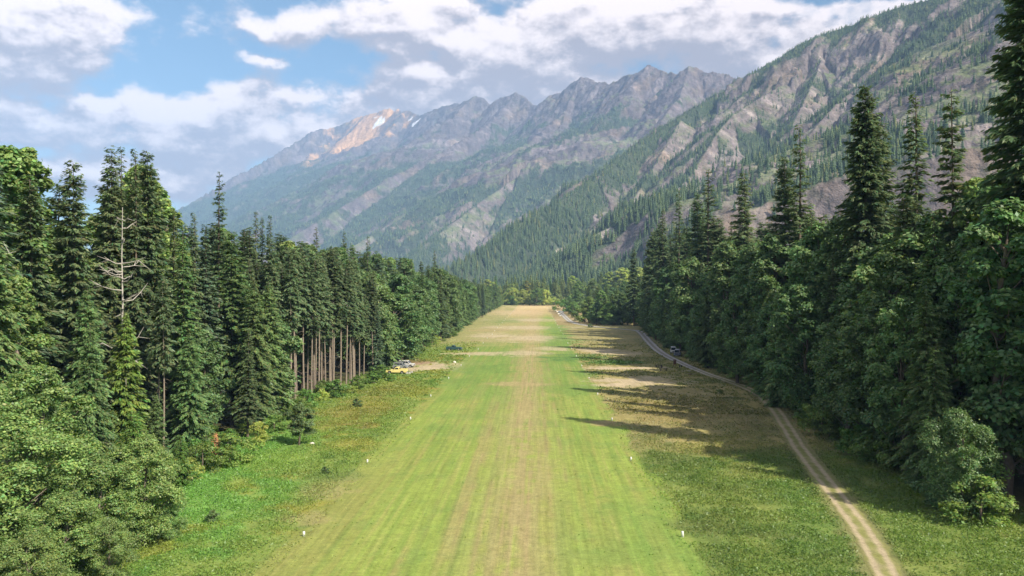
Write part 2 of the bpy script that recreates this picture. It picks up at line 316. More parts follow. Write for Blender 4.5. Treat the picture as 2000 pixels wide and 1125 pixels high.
# surface: slope, forest density, colours
NM = names[np.clip(TI, 0, None)]
gr, ga = np.gradient(TH, axis=1), np.gradient(TH, axis=0)
drr = np.gradient(RR, axis=1); daa = RR * (azs[1] - azs[0])
SL = np.hypot(gr / drr, ga / daa)
dl = ga / daa           # height gained towards the right: >0 means the ground falls to the left
nz = fbm(TX / 420, TY / 420, 120, 5, .6); nz2 = fbm(TS / 130, TD / 620, 140, 4, .6); nz3 = fbm(TX / 90, TY / 90, 160, 3)
elev = TH
nzb = fbm(TX / 190, TY / 190, 131, 4, .6)
near_c = (NM == 'near'); NEAR = RR < 3700
FDn = .33 + .70 * nz + .55 * nzb + .75 * nz2 + .35 * nz3 + .25 * np.clip(dl, -.5, .8) - .35 * np.clip(SL - 1.0, 0, 1.5) + .55 * sstep(elev, 290, 90)
FDn += np.where(near_c & (TD < 140), .75 * sstep(TD, 140, 40), 0) + np.where(near_c & (elev > 480), .16, 0)
FDn += np.where(NM == 'face', -.20, 0) + np.where(NM == 'buttress', -.06, 0) + np.where(NM == 'near', .02, 0) + np.where(NM == 'toe', .8, 0)
FDf = -.20 + .70 * sstep(TD, 110, 420) + .85 * nz + 1.1 * nz2 + .75 * nzb + .45 * nz3 + .3 * np.clip(dl, -.6, .8) - .35 * np.clip(SL - 1.0, 0, 1.5) + .40 * sstep(elev, 900, 250) - 1.1 * sstep(elev, 1150, 1700)
FD = np.where(NEAR, FDn, FDf)
FOR = sstep(FD, .28, .62)
rock = np.stack([lerp(.22, .38, (nz3 + 1) / 2), lerp(.19, .325, (nz3 + 1) / 2), lerp(.185, .30, (nz3 + 1) / 2)], -1)
warm = sstep(fbm(TX / 260, TY / 260, 210, 4, .6), .05, .5)[..., None]
rock = lerp(rock, np.array([.44, .33, .215]), warm * .6)
pale = sstep(fbm(TX / 38, TY / 38, 222, 4, .65) + .3 * nz3, .12, .5)[..., None]; rock = lerp(rock, np.array([.50, .44, .38]), pale * .55)
mott = sstep(fbm(TX / 24, TY / 24, 261, 3, .7), .05, .45)[..., None]; rock = lerp(rock, np.array([.10, .115, .06]), mott * .5)
dark = sstep(ridged(TS / 55, TD / 240, 230, 5, .65), .05, .5)[..., None]
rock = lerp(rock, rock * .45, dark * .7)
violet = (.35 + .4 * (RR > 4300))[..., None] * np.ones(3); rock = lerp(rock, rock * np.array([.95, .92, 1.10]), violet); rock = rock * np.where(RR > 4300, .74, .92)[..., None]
soil = np.array([.105, .12, .05])
grass = np.array([.13, .19, .055])
gmask = sstep(fbm(TX / 200, TY / 200, 250, 4, .6) + .4 * sstep(elev, 1500, 400), .15, .55)[..., None] * (1 - sstep(SL, .7, 1.1))[..., None]
colr = lerp(rock, grass, gmask * .55)
colr = lerp(colr, np.array([.042, .07, .034]), FOR[..., None] * .85)
def hit(px, py):
    u = (px - 1000) / F; i = int(np.argmin(np.abs(azs - (math.atan(u) - YAW)))); tgt = (562.5 - py) / F / math.sqrt(1 + u * u)
    j = int(np.argmax((TH[i] - CAMH) / RR[i] >= tgt)); return np.array([TX[i, j], TY[i, j], TH[i, j]])
# orange scree and snow patches below the farthest summits, the pale talus fan at the near toe
def near_pt(p, rx, ry=None):
    ry = ry or rx; return np.exp(-((TX - p[0]) / rx) ** 2 - ((TY - p[1]) / ry) ** 2)
PX = 1000 + F * np.tan(np.arctan2(TX, TY) + YAW)
far_top = (RR > 7200) & (elev > 1250)
scree = np.where(far_top, sstep(nz2 * .6 + nz * .5 + .9 * near_pt(hit(705, 262), 560, 700), .35, .75), 0)[..., None]
colr = lerp(colr, np.array([.66, .39, .18]), scree * .9); FOR = FOR * (1 - scree[..., 0])
snow = np.zeros_like(TH)
for (px, py, d, r) in ((737, 244, 8980, 62), (744, 241, 8990, 55), (812, 240, 8520, 55), (802, 233, 8600, 30), (733, 231, 9100, 16), (744, 230, 9100, 18)):
    p = hit(px, py); snow = np.maximum(snow, sstep(near_pt(p, r, r * 1.1) + .25 * nz3, .45, .6))
colr = lerp(colr, np.array([.85, .87, .9]), snow[..., None])
ta, tb = np.array([1085., 493.]), np.array([1192., 455.]); PY_ = 562.5 - (TH - CAMH) / (RR * np.cos(AZ + YAW)) * F
seen = (TH - CAMH) / RR >= np.maximum.accumulate((TH - CAMH) / RR, axis=1) - .006
tt = np.clip(((PX - ta[0]) * (tb - ta)[0] + (PY_ - ta[1]) * (tb - ta)[1]) / ((tb - ta) @ (tb - ta)), 0, 1); dt = np.hypot(PX - ta[0] - tt * (tb - ta)[0], PY_ - ta[1] - tt * (tb - ta)[1])
tal = (sstep(dt + 5 * nz3 + 5 * nzb, 4 + 9 * tt, 1 + 5 * tt) * seen * (RR < 3400))[..., None]
colr = lerp(colr, np.array([.40, .345, .29]), tal); FOR = FOR * (1 - tal[..., 0])
FOR = FOR * (1 - snow); FOR = np.where(NEAR & (tal[..., 0] < .3) & (TH > 0), np.maximum(FOR, .07 + .20 * sstep(nz3, .05, .45)), FOR)
idx = np.arange(NA * NR).reshape(NA, NR)
q = np.stack([idx[:-1, :-1], idx[1:, :-1], idx[1:, 1:], idx[:-1, 1:]], -1).reshape(-1, 4)[:, ::-1]
keep = (TH.ravel()[q] > -15.9).any(1)
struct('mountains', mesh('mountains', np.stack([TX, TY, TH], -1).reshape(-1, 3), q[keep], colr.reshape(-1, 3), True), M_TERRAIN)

# ------------------------------------------------------------------ conifers on the mountain sides: one mass
def cone_tree(sides, tiers):
    """jagged tiers of boughs, each a star with long and short points"""
    V, Fc = [], []; g = np.random.default_rng(sides * 10 + tiers)
    for k in range(tiers):
        z0 = .05 + .92 * (k / tiers) ** 1.05; z1 = min(1.0, z0 + 1.55 / (tiers + .6)) if k < tiers - 1 else 1.0; r = .165 * (1 - (k / tiers)) ** .8 + .012
        b = len(V); V.append((g.normal(0, .008), g.normal(0, .008), z1))
        for s in range(sides):
            a = 2 * math.pi * (s + .5 * (k % 2)) / sides + g.normal(0, .15); rr_ = r * (1.15 if s % 2 else .55) * g.uniform(.8, 1.2); V.append((rr_ * math.cos(a), rr_ * math.sin(a), z0 - (.03 if s % 2 else -.02)))
        for s in range(sides): Fc.append((b, b + 1 + s, b + 1 + (s + 1) % sides))
    return np.array(V), np.array(Fc)
def mass(points, hts, widths, cols, proto):
    V, Fc = proto; n, nv = len(points), len(V)
    rot = RNG.uniform(0, 6.283, n); c, s = np.cos(rot)[:, None], np.sin(rot)[:, None]
    X = (V[None, :, 0] * c - V[None, :, 1] * s) * (hts * widths)[:, None] + points[:, 0:1]
    Y = (V[None, :, 0] * s + V[None, :, 1] * c) * (hts * widths)[:, None] + points[:, 1:2]
    lean = RNG.normal(0, .02, (n, 1)); X = X + V[None, :, 2] * hts[:, None] * lean
    Z = V[None, :, 2] * hts[:, None] + points[:, 2:3]
    fc = (Fc[None] + (np.arange(n) * nv)[:, None, None]).reshape(-1, 3)
    return np.stack([X, Y, Z], -1).reshape(-1, 3), fc, np.repeat(cols, nv, axis=0)
RNG = np.random.default_rng(5)
vis = np.zeros_like(TH, dtype=bool)          # only the slopes one can see from about here
ang = (TH + 25 - CAMH) / RR; run = np.maximum.accumulate(np.concatenate([np.full((NA, 1), -1), ang[:, :-1]], 1), axis=1); vis = (ang > run - .012) & (TH > -14)
cell = daa * drr
def scatter(lo, hi, area, cap):
    pr = FOR * vis * (RR > lo) * (RR <= hi) * cell / area
    pr = pr.ravel(); n = RNG.poisson(pr); ids = np.repeat(np.arange(pr.size), n)
    if len(ids) > cap: ids = RNG.choice(ids, cap, replace=False)
    i, j = np.divmod(ids, NR); i = np.clip(i, 0, NA - 2); j = np.clip(j, 0, NR - 2)
    u, v = RNG.random(len(i)), RNG.random(len(i))
    g = lambda A: (A[i, j] * (1 - u) + A[i + 1, j] * u) * (1 - v) + (A[i, j + 1] * (1 - u) + A[i + 1, j + 1] * u) * v
    return np.stack([g(TX), g(TY), g(TH) - 1.0], -1)
def fir_cols(n):
    t = RNG.random((n, 1)); c = lerp(np.array([.042, .078, .038]), np.array([.105, .155, .055]), t ** 1.4)
    y = RNG.random((n, 1)) < .06; return np.where(y, np.array([.14, .16, .05]), c)
VV, FF, CC, off = [], [], [], 0
for lo, hi, area, cap, hm, proto in ((1150, 2300, 60, 34000, 22, cone_tree(8, 6)), (2300, 3600, 75, 40000, 19, cone_tree(6, 3)), (3600, 11500, 330, 55000, 22, cone_tree(5, 1))):
    p = scatter(lo, hi, area, cap); n = len(p)
    h = hm * RNG.uniform(.45, 1.2, n) * lerp(1.0, .72, sstep(p[:, 2], 150, 700)); v, f, c = mass(p, h, RNG.uniform(.8, 1.25, n) * (1.0 if lo < 3600 else 1.5), fir_cols(n), proto)
    VV.append(v); FF.append(f + off); CC.append(c); off += len(v)
stuff('mountain_forest', mesh('mountain_forest', np.concatenate(VV), np.concatenate(FF), np.concatenate(CC)), M_MTREE, 'dark conifer forest scattered over the rocky mountain sides', 'forest')
# ------------------------------------------------------------------ the ground sheet
ROADPX = [(1765, 1180), (1733, 1125), (1700, 1062), (1650, 990), (1600, 925), (1562, 875), (1535, 832), (1512, 798), (1478, 768), (1430, 747), (1380, 730), (1330, 709), (1290, 688), (1268, 668), (1252, 650), (1242, 645.5), (1215, 643), (1150, 636.5), (1115, 628), (1100, 615), (1092, 607)]
ROAD = np.array([gp(*p)[:2] for p in ROADPX])
def smooth_poly(P, n):
    P = np.vstack([2 * P[0] - P[1], P, 2 * P[-1] - P[-2]]); out = []
    for i in range(1, len(P) - 2):
        p0, p1, p2, p3 = P[i - 1:i + 3]
        for t in np.linspace(0, 1, n, endpoint=False):
            out.append(.5 * ((2 * p1) + (-p0 + p2) * t + (2 * p0 - 5 * p1 + 4 * p2 - p3) * t ** 2 + (-p0 + 3 * p1 - 3 * p2 + p3) * t ** 3))
    out.append(P[-2]); return np.array(out)
ROADS = smooth_poly(ROAD, 14)
def road_dist(X, Y):
    d = np.full(X.shape, 1e9)
    for a, b in zip(ROADS[:-1:2], list(ROADS[2::2])):
        e = b - a; L2 = max(e @ e, 1e-6); t = np.clip(((X - a[0]) * e[0] + (Y - a[1]) * e[1]) / L2, 0, 1)
        d = np.minimum(d, np.hypot(X - a[0] - t * e[0], Y - a[1] - t * e[1]))
    return d
A = np.array
LIME, GREEN, BRIGHT, YEL = A([.238, .305, .066]), A([.145, .235, .055]), A([.155, .29, .065]), A([.285, .26, .06])
TAN, DIRT, BROWN, OLIVE, DKGRN, RUSSET = A([.34, .275, .135]), A([.46, .375, .25]), A([.30, .25, .115]), A([.16, .185, .06]), A([.06, .13, .035]), A([.30, .19, .06])
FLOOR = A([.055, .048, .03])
PATCHES = [  # (pixel x, y, half w, half h, colour, strength) bare or lush patches seen on the ground
 (845, 717, 62, 9, DIRT, 1.0), (800, 708, 45, 6, A([.30, .2, .13]), .9), (930, 690, 50, 3.5, DIRT, .8), (1210, 719, 75, 3.2, DIRT, 1.0), (1240, 745, 80, 9, DIRT, .9), (1190, 752, 40, 3, DIRT, .8),
 (1165, 686, 60, 5, DIRT, .85), (1230, 692, 40, 4, DIRT, .6), (1040, 660, 85, 7, DIRT, .8), (1025, 640, 90, 4, DIRT, .8), (1020, 690, 50, 5, DIRT, .7), (1085, 681, 40, 4, DIRT, .7), (1030, 625, 70, 3, DIRT, .7),
 (1000, 610, 60, 6, A([.50, .38, .22]), .7), (1050, 600, 60, 4, A([.55, .43, .22]), .9), (1010, 750, 80, 5, TAN, .8), (1150, 607, 60, 5, A([.36, .27, .15]), .9), (1150, 624, 60, 8, A([.40, .31, .18]), .7), (1190, 618, 60, 8, A([.40, .31, .18]), .7),
 (1090, 645, 22, 14, GREEN, .9), (1105, 665, 30, 10, GREEN, .8), (1130, 700, 70, 8, A([.10, .19, .05]), .9), (1190, 708, 60, 6, A([.10, .18, .045]), .9), (1150, 730, 40, 6, GREEN, .8), (985, 627, 30, 5, A([.16, .22, .06]), .7),
 (940, 720, 60, 8, GREEN, .8), (900, 745, 60, 10, GREEN, .7), (1120, 760, 50, 14, GREEN, .7), (960, 645, 40, 4, TAN, .8), (955, 655, 40, 5, DIRT, .7), (930, 665, 30, 3, A([.3, .27, .13]), .8),
 (1390, 860, 60, 12, YEL, .4), (1290, 800, 90, 30, A([.24, .18, .07]), .6), (1330, 770, 80, 18, BROWN, .8), (1400, 800, 90, 30, A([.2, .165, .07]), .6), (1180, 826, 26, 5, A([.36, .26, .14]), .8),
 (460, 990, 90, 60, BRIGHT, .8), (400, 940, 70, 30, BRIGHT, .9), (520, 900, 70, 20, LIME, .6), (700, 800, 70, 25, RUSSET, .45), (760, 760, 60, 15, A([.24, .2, .06]), .6), (650, 830, 60, 15, RUSSET, .35),
 (640, 960, 50, 20, TAN, .5), (600, 1010, 50, 15, TAN, .5), (690, 870, 60, 10, YEL, .7), (630, 930, 60, 8, A([.15, .2, .06]), .7), (1580, 1010, 90, 70, A([.13, .21, .05]), .6), (1850, 1060, 150, 60, A([.17, .23, .055]), .7), (1450, 980, 90, 40, A([.2, .23, .06]), .5),
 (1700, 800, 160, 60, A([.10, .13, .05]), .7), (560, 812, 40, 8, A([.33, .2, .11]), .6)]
def ground_col(X, Y):
    n1, n2, n3 = fbm(X / 9, Y / 9, 1, 4), fbm(X / 2.6, Y / 2.6, 2, 3), fbm(X / 35, Y / 35, 3, 3)
    n4 = fbm(X / .9, Y / 2.2, 9, 3, .6)
    sp = fbm(X / .55, Y / 40, 4, 3, .7); sp2 = fbm(X / 1.9, Y / 90, 5, 3)          # mower and tyre streaks
    wob = 2.0 * fbm(X / 5, Y / 9, 6, 4, .6)
    on = sstep(X + wob, -20.3, -18.9) * sstep(X + wob, 12.6, 11.4)
    left, right = X < 0, X >= 0
    c = np.broadcast_to(LIME, X.shape + (3,)).copy()
    def mixin(col, m):
        nonlocal c
        c = lerp(c, np.asarray(col), np.clip(m, 0, 1)[..., None])
    # the mown strip
    mixin(GREEN, sstep(Y + 25 * n3, 120, 210) * sstep(Y, 420, 300) * .75)
    mixin(A([.26, .27, .075]), sstep(sp2 + .3 * n1, -.1, .4) * .7)
    mixin(A([.15, .23, .05]), sstep(sp, .0, .5) * .6); mixin(A([.31, .29, .10]), sstep(-sp + .3 * n2, .1, .6) * .5); mixin(A([.17, .255, .06]), sstep(n2 + .4 * n1, .1, .55) * .5); mixin(A([.15, .25, .055]), sstep(n3 + .4 * n1, .05, .5) * .55)
    ctr = np.exp(-((X + 1.7 + .8 * n3) / 3.5) ** 2); side = np.exp(-((X + 8 + n3) / 3.6) ** 2)
    mixin(TAN, ctr * sstep(sp + .4 * n2 + .45, -.35, .6) * .82)
    trk = sum(np.exp(-((X - q + .25 * n3) / .28) ** 2) for q in (-6.4, -4.6, -2.6, -.7, 1.4, 3.1)); mixin(A([.30, .225, .115]), trk * sstep(n1 + .5 * sp, -.35, .4) * .5)
    mixin(TAN * .95, side * sstep(sp2 + .3 * n1, -.1, .6) * .45 * sstep(Y, 260, 60))
    mixin(A([.25, .24, .08]), sstep(X, -13, -19) * .6 * sstep(Y, 110, 80))
    mixin(TAN * 1.08, sstep(Y + 90 * n3 + 30 * n1, 235, 330) * sstep(-X + 4 * n2 + 5 * sstep(Y, 480, 600), -4.5, 1.5) * (.62 + .35 * n1))
    mixin(A([.47, .34, .17]), sstep(Y, 520, 700) * (.75 + .3 * n1))
    # off the strip, to the left: meadow
    ml = A([.19, .25, .06]) * np.ones_like(c)
    ml = lerp(ml, BRIGHT, (sstep(X, -24, -34) * sstep(Y, 150, 90))[..., None]); ml = lerp(ml, YEL, (sstep(n1 + .3 * n2, .0, .5) * .75 * sstep(X, -36, -26))[..., None])
    ml = lerp(ml, RUSSET, (sstep(n2 + .5 * n3, .3, .7) * .5 * sstep(Y, 85, 120))[..., None]); ml = lerp(ml, DKGRN, (sstep(-n2 - .2 * n1, .25, .7) * .6)[..., None])
    ml = lerp(ml, A([.30, .28, .12]), (sstep(Y + 40 * n3, 230, 330) * .8)[..., None])
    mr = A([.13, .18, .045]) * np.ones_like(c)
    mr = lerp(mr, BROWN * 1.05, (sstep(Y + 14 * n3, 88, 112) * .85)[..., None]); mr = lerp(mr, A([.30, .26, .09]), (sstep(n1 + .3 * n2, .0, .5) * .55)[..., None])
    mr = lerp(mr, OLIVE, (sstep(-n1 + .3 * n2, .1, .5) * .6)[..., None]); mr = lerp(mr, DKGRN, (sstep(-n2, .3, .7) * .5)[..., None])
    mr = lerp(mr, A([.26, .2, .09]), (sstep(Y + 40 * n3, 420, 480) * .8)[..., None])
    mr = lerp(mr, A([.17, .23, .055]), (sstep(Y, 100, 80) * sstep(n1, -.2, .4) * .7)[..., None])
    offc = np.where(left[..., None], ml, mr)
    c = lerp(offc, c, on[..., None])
    for (px, py, hw, hh, col, k) in PATCHES:
        p = gp(px, py); d = math.hypot(p[0], p[1]); rx = hw * d / F; ry = hh * d * d / (F * CAMH)
        r = np.hypot((X - p[0]) / rx, (Y - p[1]) / ry) + .9 * n1 + .55 * n2 + .35 * n4
        mixin(col, sstep(r, 1.25, .45) * k * .92)
    rd = road_dist(X, Y); mixin(A([.23, .20, .10]), sstep(rd + .8 * n2 + .5 * n4, 2.3, 1.0) * .6)
    # shaded litter under the forest
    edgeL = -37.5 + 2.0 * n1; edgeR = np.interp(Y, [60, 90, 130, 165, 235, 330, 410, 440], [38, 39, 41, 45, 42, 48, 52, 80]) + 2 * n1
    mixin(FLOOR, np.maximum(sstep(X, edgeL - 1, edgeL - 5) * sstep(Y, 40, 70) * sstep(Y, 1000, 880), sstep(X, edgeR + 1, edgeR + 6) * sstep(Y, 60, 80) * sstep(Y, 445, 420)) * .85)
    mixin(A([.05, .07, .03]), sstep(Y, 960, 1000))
    return c
xs = np.concatenate([[-10000, -4000, -1500, -600, -250, -140, -100, -80], np.arange(-70, -44, 1.2), np.arange(-44, -22, .42), np.arange(-22, 14, .26), np.arange(14, 56, .42), np.arange(56, 90, 1.6), [100, 140, 250, 600, 1500, 4000, 10000]])
ys = [-10000, -3000, -800, -200, -50, 0, 20, 35]; y = 42.0
while y < 1000: ys.append(y); y += .35 + .75 * (y / 300) ** 1.2
ys = np.array(ys + [1010, 1050, 1150, 1400, 2000, 4000, 10000])
GX, GY = np.meshgrid(xs, ys, indexing='ij')
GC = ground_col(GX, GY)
def ground_h(X, Y): 
    flat = sstep(X, -20, -27) + sstep(X, 14, 20) * sstep(road_dist(X, Y), 2.2, 4.0)
    return np.clip(flat, 0, 1) * (.16 * fbm(X / 5, Y / 5, 8, 4) + .05)
GZ = np.where((np.abs(GX) < 90) & (GY > 30) & (GY < 1000), ground_h(GX, GY), 0)
ii = np.arange(GX.size).reshape(GX.shape)
gq = np.stack([ii[:-1, :-1], ii[1:, :-1], ii[1:, 1:], ii[:-1, 1:]], -1).reshape(-1, 4)
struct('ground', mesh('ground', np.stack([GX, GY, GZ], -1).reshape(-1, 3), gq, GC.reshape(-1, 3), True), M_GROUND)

# the gravel track: two pale wheel ruts with a grassy crown
def ribbon(P, half, nx, z, wob=0.42):
    T = np.gradient(P, axis=0); T /= np.linalg.norm(T, axis=1)[:, None]; N = np.stack([T[:, 1], -T[:, 0]], -1)
    s = np.concatenate([[0], np.cumsum(np.linalg.norm(np.diff(P, axis=0), axis=1))])
    u = np.linspace(-1, 1, nx); 
    hw = half(s) if callable(half) else np.full(len(P), half)
    ed = 1 + wob * fbm(s / 2.2, s * 0 + 3, 61, 3); ed2 = 1 + wob * fbm(s / 2.2, s * 0 + 9, 62, 3)
    U = np.where(u[None] < 0, u[None] * ed[:, None], u[None] * ed2[:, None])
    X = P[:, :1] + N[:, :1] * U * hw[:, None]; Y = P[:, 1:] + N[:, 1:] * U * hw[:, None]
    i = np.arange(X.size).reshape(X.shape); f = np.stack([i[:-1, :-1], i[:-1, 1:], i[1:, 1:], i[1:, :-1]], -1).reshape(-1, 4)
    return X, Y, U, s, f
seg = np.concatenate([[0], np.cumsum(np.linalg.norm(np.diff(ROADS, axis=0), axis=1))]); ss = np.arange(0, seg[-1], .8)
RP = np.stack([np.interp(ss, seg, ROADS[:, 0]), np.interp(ss, seg, ROADS[:, 1])], -1)
RX, RY, RU, RS, rf = ribbon(RP, lambda s: np.interp(s, [0, 150, 220, 700], [1.02, 1.3, 1.75, 2.2]), 17, .02)
rn = fbm(RX / 1.2, RY / 1.2, 71, 4); S2 = np.broadcast_to(RS[:, None], RX.shape)
wv = .10 * fbm(S2 / 7, S2 * 0 + 5, 66, 3); rut = np.maximum(np.exp(-((RU - .54 + wv) / .25) ** 2), np.exp(-((RU + .54 + wv) / .25) ** 2))
gravel = lerp(A([.40, .33, .215]), A([.43, .41, .385]), sstep(S2, 110, 170)[..., None])
crown_c = lerp(A([.21, .215, .07]), A([.24, .22, .17]), sstep(S2, 110, 170)[..., None])
rc = lerp(crown_c, gravel, np.clip(rut * 1.25 + .75 * rn, 0, 1)[..., None]); rc = lerp(rc, A([.20, .20, .075]), sstep(np.abs(RU) + .45 * rn, .72, 1.02)[..., None] * .9)
RZ = .045 - .03 * rut * (1 - np.abs(RU)) - .035 * sstep(np.abs(RU), .8, 1.0)
struct('gravel_road', mesh('gravel_road', np.stack([RX, RY, RZ], -1).reshape(-1, 3), rf[:, ::-1], rc.reshape(-1, 3), True), M_ROAD)

# meadow plants and grass tufts that roughen the unmown ground: one mass of leaves
def meadow(n, xr, yr, size, hgt, seed, spd=2.0, thr=None):
    g = np.random.default_rng(seed); u = g.random(n * 3)
    Y = yr[0] * (yr[1] / yr[0]) ** u; X = g.uniform(xr[0], xr[1], n * 3)
    cl = fbm(X / 3.2, Y / 3.2, seed + 9, 3); edge = np.minimum(np.abs(X + 19.6), np.abs(X - 12)); k = (g.random(len(X)) < np.clip(np.where((X > -19.6) & (X < 12), .12, .25 + edge / 3) if thr is None else 1.0, 0, 1) * sstep(Y, yr[1], yr[1] * .62)) & (road_dist(X, Y) > 1.35) & (cl + g.normal(0, .25, len(X)) > (-.25 if thr is None else thr)); X, Y, cl = X[k][:n], Y[k][:n], cl[k][:n]; n = len(X)
    gc_ = ground_col(X, Y); k = gc_[:, 0] < .29; X, Y, cl, gc_ = X[k], Y[k], cl[k], gc_[k]; n = len(X); c = gc_ * g.uniform(.95, 1.4, (n, 1)) * np.where(X > 12, lerp(1.0, .92, sstep(Y, 95, 130)), 1.0)[:, None] * A([.93, 1.06, .9]); grey = g.random((n, 1)) < .10; c = np.where(grey, c * .6 + A([.0, .02, .008]), c)
    sc = (.6 + .5 * (Y / 100)) * g.uniform(.5, 1.4, n); hh = hgt * g.uniform(.2, 1.0, n) * np.clip(.7 + cl, .3, 1.4)
    P = np.stack([X, Y, ground_h(X, Y) + hh], -1)
    return leaf_quads(g, P, size * sc, up=.45, asp=.42), np.repeat(c, 4, axis=0)
def leaf_quads(g, P, size, up=.5, asp=.5, nrm=None):
    """one rhombic leaf per point, normals biased to nrm and upwards"""
    n = len(P); N = g.normal(0, 1, (n, 3)); N /= np.linalg.norm(N, axis=1)[:, None]
    if nrm is not None: N = N * .75 + nrm
    N[:, 2] += up * 1.4; N /= np.linalg.norm(N, axis=1)[:, None]
    R = g.normal(0, 1, (n, 3)); T = np.cross(N, R); T /= np.linalg.norm(T, axis=1)[:, None] + 1e-9; B = np.cross(N, T)
    s = np.asarray(size).reshape(-1, 1) * np.ones((n, 1)); w = s * asp * .5
    return np.stack([P - T * s * .5, P + B * w + T * s * .05, P + T * s * .5, P - B * w + T * s * .05], 1).reshape(-1, 3)
def quads(n): return np.arange(n * 4).reshape(n, 4)
mv, mc = [], []
for args in ((105000, (-42, -18.2), (42, 180), .21, .34, 11), (120000, (10.8, 44), (44, 140), .21, .30, 12), (26000, (12.2, 46), (130, 330), .34, .13, 13), (16000, (-37, -20), (150, 330), .34, .15, 14), (7000, (-40, -20), (44, 170), .26, .95, 17), (7000, (14, 42), (44, 110), .26, .85, 18), (5000, (-20, 13), (46, 220), .17, .06, 15)):
    v, c = meadow(*args, thr=.25 if args[5] >= 15 else None); mv.append(v); mc.append(c)
mv, mc = np.concatenate(mv), np.concatenate(mc)
stuff('meadow_plants', mesh('meadow_plants', mv, quads(len(mv) // 4), mc), M_PLANT, 'rough grass and low leafy weeds beside the mown strip', 'meadow')
# ------------------------------------------------------------------ tree builders (each kind once; the forest copies crown and trunk)
def tube(pts, rad, sides=7):
    pts = np.asarray(pts, float); n = len(pts); T = np.gradient(pts, axis=0); T /= np.linalg.norm(T, axis=1)[:, None] + 1e-9
    ref = np.where(np.abs(T[:, 2:3]) > .9, A([[1., 0, 0]]), A([[0., 0, 1]])); U = np.cross(T, ref); U /= np.linalg.norm(U, axis=1)[:, None]; Wv = np.cross(T, U)
    a = np.arange(sides) * 2 * np.pi / sides
    V = pts[:, None] + (U[:, None] * np.cos(a)[None, :, None] + Wv[:, None] * np.sin(a)[None, :, None]) * np.asarray(rad)[:, None, None]
    i = np.arange(n * sides).reshape(n, sides); j = np.roll(i, -1, axis=1)
    return V.reshape(-1, 3), np.stack([i[:-1], j[:-1], j[1:], i[1:]], -1).reshape(-1, 4)
def join(parts):
    V, Fc, off = [], [], 0
    for v, f in parts: V.append(v); Fc.append(f + off); off += len(v)
    return np.concatenate(V), np.concatenate(Fc)
